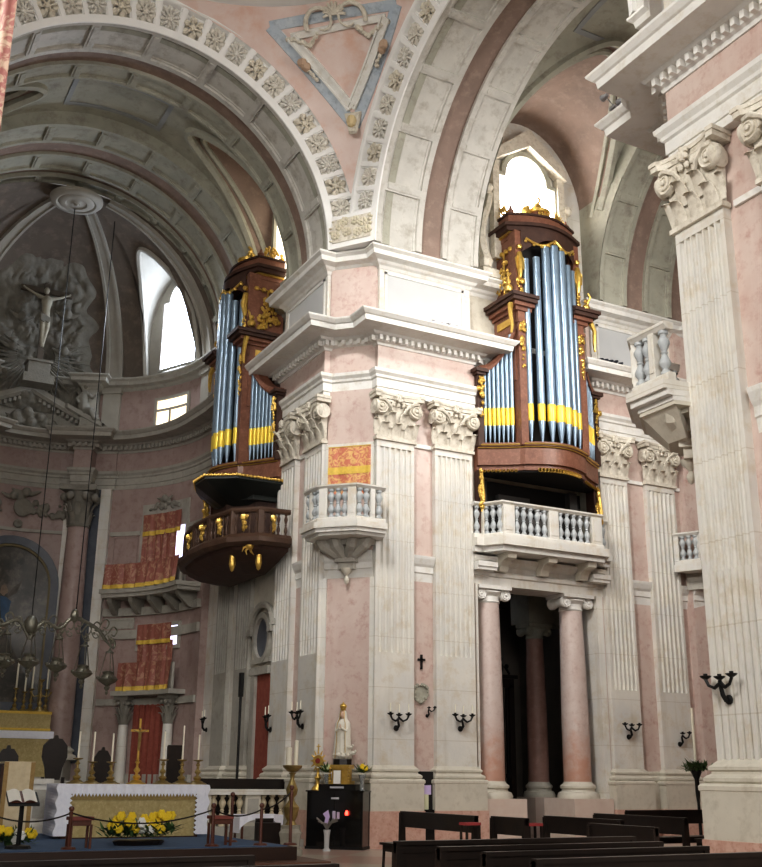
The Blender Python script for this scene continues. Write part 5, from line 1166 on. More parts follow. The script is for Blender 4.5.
# wooden gallery under the left organ
t = thing('organ_gallery', 'dark carved wooden gallery with gilded trophies below the left organ', 'gallery', L1(LC, .3, 6.3))
gp = [(10.78, 25.0), (9.98, 25.02), (9.45, 25.55), (9.22, 26.6), (9.2, 27.7), (9.38, 29.0), (9.75, 29.9), (10.6, 30.3)][::-1]
gi = [p for p in gp]
GW = mat('gallery_wood', (.105, .058, .036), .5, var=(.065, .033, .02), scale=5.)
M().prism(offs(gp, .16)+[(10.85, 25.0), (10.85, 30.3)], 7.12, 7.24).build('floor_slab', GW, t)
M().sweep([(-.1, 7.0), (.10, 7.0), (.2, 7.08), (.2, 7.2), (.1, 7.3), (-.1, 7.3)], gp).build('floor_moulding', GW, t)
g2 = [(10.6+(x-10.6)*.72, 27.6+(y-27.6)*.8) for x, y in gp]; g3 = [(10.75+(x-10.75)*.35, 27.6+(y-27.6)*.45) for x, y in gp]
n = len(gp); m = M(); a = offs(gp, .05)
m.add([(x, y, 7.1) for x, y in a]+[(x, y, 6.92) for x, y in offs(gp, -.04)]+[(x, y, 6.72) for x, y in g2]+[(x, y, 6.55) for x, y in g3], [(r*n+i, r*n+i+1, r*n+n+i+1, r*n+n+i) for r in range(3) for i in range(n-1)]+[tuple(3*n+i for i in range(n))]); m.build('underside', MAHD, t)
M().sweep([(-.06, 7.86), (.06, 7.86), (.08, 7.92), (.06, 7.98), (-.06, 7.98)], gp).build('handrail', GW, t)
for i in range(n-1):
    A, B = Vector(gp[i]), Vector(gp[i+1]); L = (B-A).length; tt = (B-A).normalized()
    for k in range(max(2, int(L/.17))):
        p = A+tt*(L*(k+.5)/max(2, int(L/.17))); baluster(t, (p.x, p.y, 7.28), .6, .55, GW)
    p = A; M().box(p.x-.07, p.x+.07, p.y-.07, p.y+.07, 7.28, 7.9).build('post', GW, t)
rn = random.Random(31)
for i, (p, w_) in enumerate(((Vector((9.7, 25.26, 0)), .16), (Vector((9.2, 27.0, 0)), .2), (Vector((9.28, 28.3, 0)), .25), (Vector((9.33, 26.05, 0)), .12), (Vector((10.4, 24.98, 0)), .08))):
    ff = lambda s, d, z, p=p: (p.x-d-.03+abs(s)*.2, p.y-s, z); m = M(ff); m.tube([(0, .03, 7.8), (0, .03, 7.4)], .04, 6, f=ff); m.tube([(-w_, .03, 7.74), (w_, .03, 7.74)], .03, 6, f=ff); spray(m, (0, .02, 7.8), w_, -.42, 20, rn, ff); m.sph((0, .06, 7.72), .09, 6); m.build('gilt_trophy', GOLD, t, smooth=True)
for p in ((9.62, 25.9), (10.12, 25.35)): M().lathe([(0, 6.0), (.05, 6.05), (.09, 6.2), (.07, 6.4), (.09, 6.5), (.03, 6.62), (0, 6.62)], (p[0], p[1], .42), 8).build('gilt_pendant', GOLD, t, smooth=True)
m = M(); m.sph((9.8, 25.2, 7.0), .12, 8)
for k in range(6): m.tube([(9.8, 25.2, 6.98), (9.8+.16*cos(k), 25.2, 6.92+.08*sin(k)), (9.8+.2*cos(k+.4), 25.2, 6.85+.1*sin(k+.4))], [.04, .03, .01], 5)
m.build('gilt_boss', GOLD, t, smooth=True)
# ------------------------------------------------------------------ candle brackets
def sconce(c, e, label, s=1., n=3, cand=True, one=False):
    t = thing('candle_bracket', label, 'candle bracket', c, 'black iron candle brackets on the pilasters')
    e = Vector((e[0], e[1], 0)); sx = Vector((-e.y, e.x, 0)); f = lambda a, b2, z=0: tuple(Vector(c)+(sx*a+e*b2+Vector((0, 0, z)))*s)
    m = M(f); m.tube([(0, .0, -.26), (0, .07, -.27), (.01, .13, -.2), (-.02, .13, -.08), (0, .16, .0)], [.03, .035, .035, .03, .03], 6); m.lathe([(.07, 0), (.07, .02), (.03, .04)], (0, 0, -.26), 10, 'y', f=f); m.build('stem', IRON, t, smooth=True)
    for sg in ((-1, 1) if not one else (1,)): M(f).tube([(0, .15, -.03), (sg*.1, .17, -.1), (sg*.2, .18, -.06), (sg*.25, .18, .03)], [.028, .025, .022, .025], 6).build('arm', IRON, t, smooth=True)
    tips = [(0, .16, .03), (-.25, .18, .05), (.25, .18, .05)] if not one else [(0, .16, .03), (.25, .18, .05)]
    for tp in tips: M(f).lathe([(0, -.02), (.03, -.02), (.075, .01), (.085, .03), (.03, .03), (.03, .06), (0, .06)], tp, 8).build('cup', IRON, t, smooth=True)
    if cand:
        for k, tp in enumerate(tips):
            p = f(tp[0], tp[1], tp[2]+.06); o = M().lathe([(0, 0), (.014*s, 0), (.013*s, .2*s), (0, .2*s)], (0, 0, 0), 8).build('candle', WAX, at=(0, 0, 0), smooth=True); o.location = p
            tag(o, '%s candle in the %s' % (('middle', 'left', 'right')[k], label.replace('black iron ', '')), 'candle', 'thin candles in the wall brackets')
    return t
def SC_(px, py, axis, c, e, label, **k):
    p = atY(px, py, c) if axis == 'y' else atX(px, py, c); return sconce((p.x, p.y, p.z), e, label, **k)
SC_(396, 717, 'y', KY-.005, (0, -1), 'black iron bracket right of the statue', s=.95)
SC_(460, 718, 'y', KY-.005, (0, -1), 'black iron bracket left of the passage under the organ', s=.95)
SC_(427, 709, 'y', KY+.145, (0, -1), 'small black iron bracket beside the carved shield', s=.6, one=True, cand=False)
SC_(628, 727, 'y', KY-.005, (0, -1), 'black iron bracket right of the organ passage', s=.95, cand=False)
SC_(679, 735, 'y', KY-.005, (0, -1), 'black iron bracket beside the tall altar candle', s=.9, one=True, cand=False)
SC_(303, 715, 'x', KX-.005, (-1, 0), 'black iron bracket left of the statue', s=1.)
SC_(271, 719, 'x', KX-.005, (-1, 0), 'black iron bracket beside the red door', s=1., one=True)
SC_(207, 721, 'x', KX-.005, (-1, 0), 'black iron bracket left of the tall speaker', s=.95, one=True)
SC_(728, 681, 'x', KX-.005, (-1, 0), 'black iron bracket on the near pier at the right edge', s=.92, cand=False)
# small cross and carved shield on the pink strip
p = atY(421, 662, KY+.148); o = M().box(p.x-.025, p.x+.025, KY+.11, KY+.16, p.z-.17, p.z+.17).box(p.x-.10, p.x+.10, KY+.11, KY+.16, p.z+.03, p.z+.075).build('wall_cross', IRON, at=tuple(p)); tag(o, 'small black cross on the pink strip between two pilasters', 'cross')
p = atY(420, 695, KY+.148); t = thing('carved_shield', 'small carved stone shield on the pink strip under the black cross', 'relief', (p.x, KY+.14, p.z)); f = lambda s, d, z=0: (p.x+s, KY+.15-d, p.z+z)
m = M(f).prism([(-.16, .2), (.16, .2), (.2, .05), (.14, -.12), (0, -.22), (-.14, -.12), (-.2, .05)], -.02, .05, f=lambda s, z, d: f(s, d, z)); m.build('shield', VG, t)
m = M(f); garland(m, [f(-.17, .06, .18), f(-.19, .06, 0), f(0, .06, -.2), f(.19, .06, 0), f(.17, .06, .18), f(0, .07, .26), f(-.17, .06, .18)], .035, 26) if False else None
m = M(); garland(m, [f(-.17, .06, .18), f(-.19, .06, 0), f(0, .06, -.2), f(.19, .06, 0), f(.17, .06, .18), f(0, .07, .24), f(-.17, .06, .18)], .035, 26); m.build('carved_border', VG, t, smooth=True)
# dark gap between two pedestals with leaflets
trim(M(R1).box(2.20, 2.52, -.158, .06, .60, 1.62).box(2.05, 2.66, -.158, -.125, .70, 1.60), DARK)
o = M(R1).box(2.24, 2.48, .06, .17, .0, .80).build('leaflet_box', BLACKG, at=R1(2.36, .1, .0)); tag(o, 'black box in the gap between two pilaster pedestals', 'box')
p = atY(427.5, 788, KY-.07); o = M().box(p.x-.09, p.x+.09, KY-.08, KY-.06, p.z-.145, p.z+.06).build('notice', PURP, at=tuple(p)); tag(o, 'small mauve notice in the dark gap between two pilaster pedestals', 'notice')
p = atY(426, 799, KY-.07); o = M().box(p.x-.06, p.x+.05, KY-.10, KY-.06, .80, p.z+.1).build('leaflet', mat('yellowish_paper', (.66, .66, .45), .8), at=tuple(p)); tag(o, 'pale yellow leaflet under the mauve notice', 'leaflet')
# spotlights and wire ornaments on the cornices
def spot(c, label, n, ma):
    t = thing('cornice_light', label, 'lamp', c); rn = random.Random(n)
    M().box(c[0]-.18, c[0]+.18, c[1]-.07, c[1]+.07, c[2], c[2]+.05).build('bracket', ma, t)
    for k in range(n):
        x = c[0]-.35+.7*k/max(1, n-1); z = c[2]+.12+.12*rn.random(); M().tube([(c[0]-.1+.2*k/max(1, n-1), c[1], c[2]+.04), (x, c[1]-.05, z)], .012, 4).build('arm', ma, t); M().lathe([(.03, -.05), (.055, .04), (.06, .09), (.0, .09)], (x, c[1]-.06, z), 8, 'y').build('lamp_head', ma, t, smooth=True)
p = atY(444, 333, KY-.45); spot((p.x, p.y, 12.44), 'row of small grey spotlights on the cornice left of the right organ', 4, GREYM)
p = atY(607, 352, KY-.40); spot((p.x+.1, p.y, 12.44), 'dark spotlights on the cornice to the right of the right organ', 5, mat('dark_metal', (.05, .055, .07), .4, .5))
p = atX(610, 108, KX-.2); spot((11.2, 12.3, 12.46), 'small lamps on the cornice corner of the near pier', 3, GREYM)
# hanging cloth on the pier at the left edge
struct(M().box(-2.6, .50, 11.9, 13.4, 0, 14.5).build('wall_left_pier', PINK))
t = hang('hanging_cloth', 'crimson and gold damask cloth at the upper left corner of the photo', 'curtain', lambda s, d, z=0: (s, 11.9-d, z), .55, 1.24, 8.0, 10.9, .25, damask('faded_crimson_cream_damask', (.26, .10, .085), (.42, .30, .22), .46, .60, 5.), 2, .03, ((0, .03),))
trim(M().box(-.4, 1.3, 11.5, 11.95, 10.88, 11.0), WOODD)
# ------------------------------------------------------------------ altar platform and chancel floor
o = M().box(-1.5, 7.75, 17.2, 23.3, 0, .40).build('altar_platform', PLAT, at=(3, 20, 0)); tag(o, 'dark wooden platform carrying the free-standing altar in the crossing', 'platform')
o = M().box(-1.5, 8.15, 16.75, 17.2, 0, .2).box(7.75, 8.15, 17.2, 23.0, 0, .2).build('platform_step', mat('step_wood', (.17, .085, .055), .4, var=(.11, .055, .035), scale=4.), at=(8, 17, 0)); tag(o, 'red-brown wooden step around the corner of the altar platform', 'step')
o = M().box(-1.4, 7.65, 17.35, 23.2, .40, .412).build('carpet', CARPET, at=(3, 20, .4)); tag(o, 'blue carpet on the altar platform', 'carpet')
trim(M().box(XO, KX-.1, 24.6, 33.4, 0, .6).box(XO, KX, 24.2, 24.6, 0, .3), VGA)
trim(M().box(8.3, 10.8, 23.4, 24.6, 0, .16), VGA)
# ------------------------------------------------------------------ free-standing altar
ay = 20.3; ax0, ax1 = 4.55, 7.27; az = .412
t = thing('altar', 'free-standing altar with gold brocade front and a white lace cloth over it', 'altar', ((ax0+ax1)/2, ay+.4, az))
M().box(ax0+.12, ax1-.12, ay+.06, ay+.9, az, 1.30).build('table', WOODR, t); M().box(ax0+.2, ax1-.2, ay+.02, ay+.06, az+.02, 1.16).build('gold_front', GCLOTH, t); M().box(ax0+.2, ax1-.2, ay+.0, ay+.022, 1.06, 1.16).build('gold_band', mat('ochre_band', (.42, .31, .12), .7, var=(.33, .23, .08), scale=18.), t)
t = thing('lace_cloth', 'white cloth with pointed lace edge draped over the free-standing altar', 'cloth', ((ax0+ax1)/2, ay+.4, 1.3))
M().box(ax0-.02, ax1+.02, ay-.03, ay+.95, 1.30, 1.325).build('top', LINEN, t)
m = M(); n = 44; pts = []; fs = []
for i in range(n*2+1):
    x = ax0+(ax1-ax0)*i/(2*n); y = ay-.035-.012*sin(i*1.1); pts += [(x, y, 1.325), (x, y-.004, 1.2), (x, y-.008, 1.17 if i % 2 else 1.11)]
for i in range(2*n): fs += [(3*i, 3*i+1, 3*i+4, 3*i+3), (3*i+1, 3*i+2, 3*i+5, 3*i+4)]
m.add(pts, fs).build('lace_front', LINEN, t)
for sg, x0 in ((1, ax0), (-1, ax1)):
    m = M(); pts = []; fs = []; n = 22
    for i in range(n+1):
        z = 1.32-.86*i/n; pts += [(x0-sg*.03, ay+.9, z), (x0-sg*(.035+.02*sin(i)), ay-.04, z), (x0+sg*(.17+.015*sin(i*1.7)), ay-.045, z), (x0+sg*(.24 if i % 2 else .19), ay-.045, z)]
    for i in range(n):
        for j in range(3): fs.append((4*i+j, 4*i+j+1, 4*i+5+j, 4*i+4+j))
    m.add(pts, fs).build('lace_side', LINEN, t)
AXS = ['leftmost', 'second from the left', 'third from the left', 'fourth from the left', 'fifth from the left', 'rightmost']
for k, (px, cd, h) in enumerate(((76, .46, .46), (91, .52, .40), (110, .50, .40), (162, .50, .46), (181, .62, .46), (197, .46, .46))):
    p = atY(px, 783, ay+.55); stick('brass candlestick on the free-standing altar, %s of six' % AXS[k], (p.x, ay+.55, 1.325), h, .62, cd, 'white candle on the free-standing altar, %s of six' % AXS[k], 'candlesticks on the crossing altar', .018)
p = atY(136, 783, ay+.45); t = thing('altar_cross', 'gilt standing cross on the free-standing altar among the candlesticks', 'cross', (p.x, ay+.45, 1.325))
M().lathe([(r*.62, z*.5) for r, z in CS[:-4]]+[(0, .45)], (p.x, ay+.45, 1.325), 14).build('foot', GOLD, t, smooth=True)
M().box(p.x-.018, p.x+.018, ay+.435, ay+.465, 1.72, 2.5).box(p.x-.17, p.x+.17, ay+.435, ay+.465, 2.26, 2.3).build('cross', GOLD, t); m = M(); m.tube([(p.x, ay+.42, 2.26), (p.x, ay+.41, 2.1), (p.x, ay+.42, 1.92)], [.03, .028, .015], 6)
for sg in (-1, 1): m.tube([(p.x, ay+.42, 2.24), (p.x+sg*.13, ay+.43, 2.29)], .012, 5)
m.sph((p.x, ay+.42, 2.31), .026, 6); m.build('corpus', BRASS, t, smooth=True)
# flower arrangements
def blossoms(root, c, w, n, ma, rn, h0, h1, r=.07):
    for k in range(n):
        x = c[0]+rn.uniform(-w, w); y = c[1]+rn.uniform(-.12, .12); z = c[2]+rn.uniform(h0, h1); m = M()
        m.sph((x, y, z), r*.55, 6)
        for j in range(6): a = j*1.05; m.sph((x+r*.6*cos(a), y-.01, z+r*.6*sin(a)), r*.5, 5)
        m.build('blossom', ma, root, smooth=True)
def foliage(root, c, w, n, rn, h, dy=.2):
    m = M()
    for k in range(n):
        a = rn.uniform(0, 2*pi); x, y = c[0]+rn.uniform(-w, w), c[1]+rn.uniform(-dy, dy); z = c[2]+rn.uniform(0.02, h*.5); L = rn.uniform(.12, .3); e = Vector((cos(a), sin(a)*.6, rn.uniform(.1, 1))).normalized(); s = Vector((-sin(a), cos(a), 0))*.03
        p = Vector((x, y, z)); q = p+e*L; m.add([tuple(p), tuple(p+e*L*.5+s), tuple(q), tuple(p+e*L*.5-s)], [(0, 1, 2, 3)])
    m.build('foliage', LEAF, root)
rn = random.Random(3)
fx, fy = 5.44, 18.3
t = thing('flower_arrangement', 'low arrangement of yellow and white flowers in front of the altar', 'flowers', (fx, fy, az))
M().lathe([(0, 0), (.24, 0), (.27, .06), (.24, .08), (0, .08)], (fx, fy, az), 16, sx=1.6).build('bowl', WOODD, t); foliage(t, (fx, fy, az+.08), .55, 260, rn, .34)
for cx, n, ma in ((-.40, 6, YEL), (-.14, 6, YEL), (.25, 8, YEL), (.40, 4, YEL)): blossoms(t, (fx+cx, fy-.1, az), .11, n, ma, rn, .22, .48)
blossoms(t, (fx+.08, fy-.14, az), .15, 7, WHT, rn, .24, .36); blossoms(t, (fx+.1, fy-.1, az), .1, 2, YEL, rn, .40, .46)
# lectern, book, ambo
t = thing('lectern', 'slender black reading stand in front of the cream draped ambo', 'lectern', (3.5, 18.0, az))
M().tube([(3.5, 18, az), (3.5, 18, 1.1)], .035, 8).build('post', IRON, t); M().lathe([(0, 0), (.2, 0), (.18, .04), (.05, .06), (0, .06)], (3.5, 18, az), 14).build('foot', IRON, t)
M().add([(3.27, 17.85, 1.06), (3.73, 17.85, 1.06), (3.73, 18.15, 1.22), (3.27, 18.15, 1.22), (3.27, 17.85, 1.02), (3.73, 17.85, 1.02), (3.73, 18.15, 1.18), (3.27, 18.15, 1.18)], [(0, 1, 2, 3), (4, 5, 6, 7), (0, 1, 5, 4), (1, 2, 6, 5), (2, 3, 7, 6), (3, 0, 4, 7)]).build('desk', IRON, t)
t = thing('open_book', 'open white book lying on the black reading stand', 'book', (3.48, 18, 1.16))
for sg in (-1, 1): M().grid(lambda u, v: (3.48+sg*(.02+.19*u), 17.84+.3*v, 1.08+.16*v+.035*sin(pi*min(1, u*1.1))*(1-.3*u)), 8, 4).build('page', PAPER, t, smooth=True)
M().add([(3.27, 17.835, 1.072), (3.69, 17.835, 1.072), (3.69, 18.15, 1.235), (3.27, 18.15, 1.235)], [(0, 1, 2, 3)]).build('cover', WOODR, t)
p0 = atY(17, 800, 20.2); t = thing('ambo', 'tall ambo draped in cream damask with gold borders at the left edge', 'ambo', (3.82, 20.35, az))
M().box(3.6, 4.06, 20.22, 20.7, az, 1.64).build('pedestal', WOODR, t); M().slab(lambda u, v: (3.56+.52*u, 20.19+.006*sin(u*20), az+.05+(1.68-az-.05)*v), 20, 6, (0, .012, 0)).build('cloth', CREAM, t)
for u0, u1 in ((0, .14), (.86, 1)): M().slab(lambda u, v: (3.56+.52*(u0+(u1-u0)*u), 20.183, az+.05+(1.68-az-.05)*v), 4, 4, (0, .008, 0)).build('gold_border', mat('ochre_border', (.40, .27, .11), .7, var=(.30, .19, .07), scale=16.), t)
M().box(3.56, 4.08, 20.19, 20.75, 1.66, 1.69).build('top', CREAM, t)
t = thing('flower_vase', 'small bunch of yellow and white flowers at the foot of the cream ambo', 'flowers', (3.5, 18.6, az)); foliage(t, (3.55, 18.7, az), .3, 110, rn, .25)
M().lathe([(0, 0), (.12, 0), (.15, .12), (.12, .16), (0, .16)], (3.55, 18.7, az), 12).build('bowl', LEAF, t); blossoms(t, (3.4, 18.6, az), .12, 5, YEL, rn, .15, .3); blossoms(t, (3.78, 18.6, az), .06, 3, YEL, rn, .15, .28); blossoms(t, (3.58, 18.6, az), .06, 4, WHT, rn, .06, .2)
# dark backed chairs behind the altar
def throne(px0, px1, pyt, Y, label, shape, g='dark high-backed chairs behind the altar'):
    a, b2 = atY(px0, pyt, Y), atY(px1, pyt, Y); c = (a.x+b2.x)/2; w = (b2.x-a.x)/2; zt = a.z; zb = .412 if Y < 23.3 else .16
    t = thing('high_backed_chair', label, 'chair', (c, Y, zb), g)
    if shape == 'round':
        pr = [(-w*.55, zt-.85), (w*.55, zt-.85), (w*.7, zt-.62), (w, zt-.42), (w*.95, zt-.2), (w*.5, zt-.07), (w*.2, zt-.06), (w*.12, zt), (-w*.12, zt), (-w*.2, zt-.06), (-w*.5, zt-.07), (-w*.95, zt-.2), (-w, zt-.42), (-w*.7, zt-.62)]
    else: pr = [(-w, zt-.85), (w, zt-.85), (w, zt-.02), (w*.9, zt), (-w*.9, zt), (-w, zt-.02)]
    M(lambda x, z, y: (c+x, Y+y, z)).prism(pr, -.03, .04).build('back', WOODD, t)
    M().box(c-w*.9, c+w*.9, Y-.5, Y+.02, zb+.42, zb+.52).build('seat', WOODD, t)
    for sx in (-1, 1):
        for yy in (-.46, -.02): M().box(c+sx*w*.8-.03, c+sx*w*.8+.03, Y+yy-.03, Y+yy+.03, zb, zb+.44 if yy < -.1 else zt-.8).build('leg', WOODD, t)
        M().box(c+sx*w*.9-.03, c+sx*w*.9+.03, Y-.48, Y, zb+.68, zb+.73).build('armrest', WOODD, t)
throne(-2, 20, 745, 22.6, 'dark carved chair back rising behind the cream ambo', 'round'); throne(44, 69, 735, 23.0, 'largest dark carved chair back, left of the altar candles', 'round'); throne(95, 112, 747, 22.8, 'narrow dark carved chair back between two altar candles', 'round'); throne(168, 183, 745, 23.0, 'plain square dark chair back right of the altar cross', 'square')
# stone balustrades of the chancel
def rail(x0, x1, y, label, z0=.42, z1=1.2):
    t = thing('chancel_balustrade', label, 'balustrade', ((x0+x1)/2, y, .0)); L = x1-x0
    M().box(x0, x1, y, y+.24, .0, z0).build('plinth', VGA, t); M().box(x0-.03, x1+.03, y-.05, y+.29, z1-.12, z1).build('handrail', W, t); cs = mat('cream_baluster', (.66, .58, .42), .5, var=(.56, .48, .33), scale=5.)
    posts = [x0, x0+L*.46, x1-.36]
    for p in posts: M().box(p, p+.36, y+.0, y+.24, z0, z1-.12).build('post', WB, t); M().box(p+.05, p+.31, y-.01, y, z0+.08, z1-.2).build('post_panel', VGA, t)
    for a, b2 in ((posts[0]+.36, posts[1]), (posts[1]+.36, posts[2])):
        k = int((b2-a)/.165)
        for j in range(k): baluster(t, (a+(b2-a)*(j+.5)/k, y+.12, z0), z1-.12-z0, .95, cs)
    return t
p = atY(205, 790, 24.0); rail(8.35, 10.9, 24.0, 'stone balustrade with cream balusters right of the altar')
p = atY(35, 800, 21.5); t = thing('balustrade_post', 'white stone end post of the balustrade between the ambo and the altar', 'post', (4.5, 22.4, .412)); M().box(4.5, 4.86, 22.4, 22.7, .412, 1.3).box(4.46, 4.9, 22.36, 22.74, 1.3, 1.4).box(4.46, 4.9, 22.36, 22.74, .412, .56).build('block', W, t); M().box(4.55, 4.81, 22.385, 22.4, .68, 1.2).build('panel', VGA, t)
a, b2 = atY(201, 780, 24.4), atY(299, 783, 24.4); t = thing('long_bench', 'long dark bench back seen above the stone balustrade', 'bench', ((a.x+b2.x)/2, 24.8, .6)); M().box(a.x, b2.x, 24.75, 24.85, .62, 1.42).build('back', WOODD, t); M().box(a.x, b2.x, 24.85, 25.3, 1.0, 1.06).build('seat', WOODD, t)
for x in (a.x+.1, b2.x-.2): M().box(x, x+.1, 24.78, 25.3, .6, 1.02).build('leg', WOODD, t)
# barrier posts, stools, rope
def stool(px, label, Y=17.7):
    p = atY(px, 845, Y); x = p.x; t = thing('stool', label, 'stool', (x, Y, az), 'small stools with red tops on the platform edge')
    M().box(x-.18, x+.18, Y-.14, Y+.14, .82, .87).build('top', mat('red_stool_top', (.22, .06, .045), .6), t); M().box(x-.15, x+.15, Y-.11, Y+.11, .74, .82).build('apron', WOODR, t)
    for sx in (-1, 1):
        for sy in (-1, 1): M().box(x+sx*.15-.018, x+sx*.15+.018, Y+sy*.11-.018, Y+sy*.11+.018, az, .76).build('leg', WOODR, t)
stool(78, 'small red-topped stool at the left front of the altar', 17.75); stool(219, 'small red-topped stool at the right front of the altar', 17.75)
def post(px, py, Y, label, zb):
    p = atY(px, py, Y); t = thing('barrier_post', label, 'post', (p.x, Y, zb), 'slim wooden barrier posts around the altar')
    M().tube([(p.x, Y, zb), (p.x, Y, p.z-.08)], .028, 8).build('pole', WOODR, t); M().sph((p.x, Y, p.z-.04), .045, 8).build('knob', WOODR, t, smooth=True); M().lathe([(0, 0), (.12, 0), (.1, .03), (0, .04)], (p.x, Y, zb), 12).build('foot', WOODR, t); return (p.x, Y, p.z-.1)
P_ = [post(72, 806, 17.6, 'slim wooden barrier post behind the left red-topped stool', az), post(214, 803, 17.6, 'slim wooden barrier post beside the right red-topped stool', az), post(233, 792, 18.6, 'slim wooden barrier post right of the right stool, taller', az), post(262, 803, 17.6, 'slim wooden barrier post in front of the white covered table', az), post(292, 785, 17.5, 'slim dark barrier post in front of the tall marble candlestick', az)]
def rope(a, b2, label, sag=.22):
    a, b2 = Vector(a), Vector(b2); o = M().tube([a.lerp(b2, i/14)+Vector((0, 0, -sag*4*(i/14)*(1-i/14))) for i in range(15)], .012, 5).build('barrier_rope', WOODD, at=tuple(a)); tag(o, label, 'rope')
rope(P_[0], P_[1], 'thin dark rope sagging across the altar front behind the yellow flowers', .18); rope(P_[1], P_[3], 'thin dark rope between the right stool and the next post', .1); rope(P_[3], P_[4], 'thin dark rope running to the last post on the right', .06); rope((P_[0][0]-1.2, 17.6, P_[0][2]), P_[0], 'thin dark rope running left from the left stool past the reading stand', .12)
# covered side table, box
a, b2 = atY(240, 815, 22.6), atY(283, 816, 22.6); zt = a.z; zf = .0
t = thing('side_table', 'low side table standing before the stone balustrade', 'table', ((a.x+b2.x)/2, 22.9, zf))
M().box(a.x+.05, b2.x-.05, 22.65, 23.15, zt-.06, zt-.02).build('tabletop', WOODR, t)
for x in (a.x+.08, b2.x-.12):
    for y in (22.68, 23.08): M().box(x, x+.04, y, y+.04, zf, zt-.06).build('leg', WOODR, t)
m = M(); m.box(a.x, b2.x, 22.6, 23.2, zt-.02, zt); m.slab(lambda u, v: (a.x+(b2.x-a.x)*u, 22.59-.015*sin(u*26), zt-.3*(1-v)*(1-.75*sin(pi*u)**.6)), 30, 4, (0, .004, 0)); m.box(b2.x-.004, b2.x+.004, 22.6, 23.2, zt-.36, zt).box(a.x-.004, a.x+.004, 22.6, 23.2, zt-.36, zt)
o = m.build('table_cloth', LINEN, at=(a.x, 22.6, zt)); tag(o, 'white cloth hanging over the low side table', 'cloth')
o = M().box(a.x+.28, a.x+.72, 22.1, 22.45, 0, .56).box(a.x+.3, a.x+.7, 22.44, 22.48, .5, .64).build('brown_box', WOODD, at=(a.x+.5, 22.3, 0)); tag(o, 'dark brown box in front of the white covered side table', 'box')
# paschal candlestick
p = atY(290, 850, 21.0); x, y = p.x, 21.0; t = thing('paschal_candlestick', 'tall carved gilt and marble candlestick left of the black cabinet', 'candlestick', (x, y, 0))
M().lathe([(0, 0), (.27, 0), (.27, .1), (.2, .14), (.22, .3), (.25, .42), (.2, .5), (.22, .56), (0, .57)], (x, y, 0), 6).build('pedestal', mat('grey_carved_stone', (.40, .38, .32), .6, var=(.30, .28, .23), scale=7.), t)
M().lathe([(0, .56), (.12, .57), (.08, .64), (.13, .74), (.15, .84), (.16, .9), (.09, .98), (.05, 1.04), (.055, 1.08), (.1, 1.14), (.12, 1.24), (.07, 1.36), (.04, 1.44), (.05, 1.52), (.08, 1.56), (0, 1.57)], (x, y, 0), 18).build('stem', BRASS, t, smooth=True); M().lathe([(0, 1.56), (.1, 1.58), (.19, 1.66), (.2, 1.7), (0, 1.69)], (x, y, 0), 18).build('drip_pan', BRASS, t, smooth=True)
o = M().lathe([(0, 0), (.06, 0), (.06, .34), (0, .35)], (0, 0, 0), 14).build('thick_candle', WAX, None, smooth=True); o.location = (x-.09, y, 1.7); tag(o, 'thick short white candle on the left of the tall carved candlestick', 'candle')
o = M().lathe([(0, 0), (.042, 0), (.042, .48), (0, .49)], (0, 0, 0), 14).build('tall_candle', WAX, None, smooth=True); o.location = (x+.07, y, 1.7); tag(o, 'taller thin white candle on the right of the tall carved candlestick', 'candle')
# tall speaker on a stand
p = atX(241, 690, 10.3); x, y = p.x, p.y; t = thing('column_speaker', 'thin black column speaker on a pole left of the red door', 'loudspeaker', (x, y, .6)); M().tube([(x, y, .6), (x, y, 3.5)], .035, 8).build('pole', IRON, t); M().box(x-.05, x+.05, y-.06, y+.06, 3.4, 4.0).build('speaker_box', IRON, t); M().lathe([(0, 0), (.28, 0), (.26, .04), (0, .05)], (x, y, .6), 14).build('foot', IRON, t)
# ------------------------------------------------------------------ cabinet with statue
e = Vector((-.66, -.75, 0)); e = Vector((-.7071, -.7071, 0)); sx = Vector((.7071, -.7071, 0)); cb = Vector((11.40, 22.95, 0))+e*.05+sx*.10
CF = lambda s, d, z=0: tuple(cb+sx*s+e*d+Vector((0, 0, z)))
t = thing('black_cabinet', 'glossy black cabinet against the pier, supporting the white statue', 'cabinet', CF(0, 0, 0))
M(CF).box(-.64, .64, .05, .72, 0, 1.2).build('body', BLACKG, t); M(CF).box(-.42, .42, .05, .6, 1.2, 1.33).build('step', BLACKG, t); M(CF).box(-.67, .67, .03, .75, 1.17, 1.2).build('top', BLACKG, t); M(CF).box(-.66, .66, .03, .74, 0, .06).build('plinth', IRON, t)
for s0, s1 in ((-.6, -.01), (.01, .6)): M(CF).box(s0, s1, .72, .735, .08, 1.14).build('door', BLACKG, t)
o = M(CF).box(-.16, .16, .60, .612, 1.245, 1.285).box(-.08, .1, .736, .745, 1.02, 1.06).build('sign', mat('dim_white_sign', (.5, .5, .52), .6), at=CF(0, .6, 1.24)); tag(o, 'small pale signs on the front of the black cabinet', 'sign')
t = thing('painted_reflection', 'mauve and white reflections painted on the black cabinet front', 'card', CF(-.1, .74, .65)); M(CF).prism([(-.26, .72), (-.14, .80), (-.1, .66), (-.16, .5), (-.22, .54), (-.2, .64)], .736, .746, f=lambda s, z, d: CF(s, d, z)).build('card', PURP, t); M(CF).box(-.04, .03, .736, .746, .55, .78).box(.06, .12, .736, .746, .62, .76).build('card', mat('pale_mauve', (.55, .48, .62), .8), t)  # pinkish reflections in the gloss, painted as thin mauve shapes
p = CF(.30, .80, .70); o = M().lathe([(0, 0), (.03, 0), (.035, .05), (.02, .09), (0, .1)], (0, 0, 0), 10).build('red_light', REDL, None, smooth=True); o.location = p; tag(o, 'small red light glowing on the black cabinet', 'light')
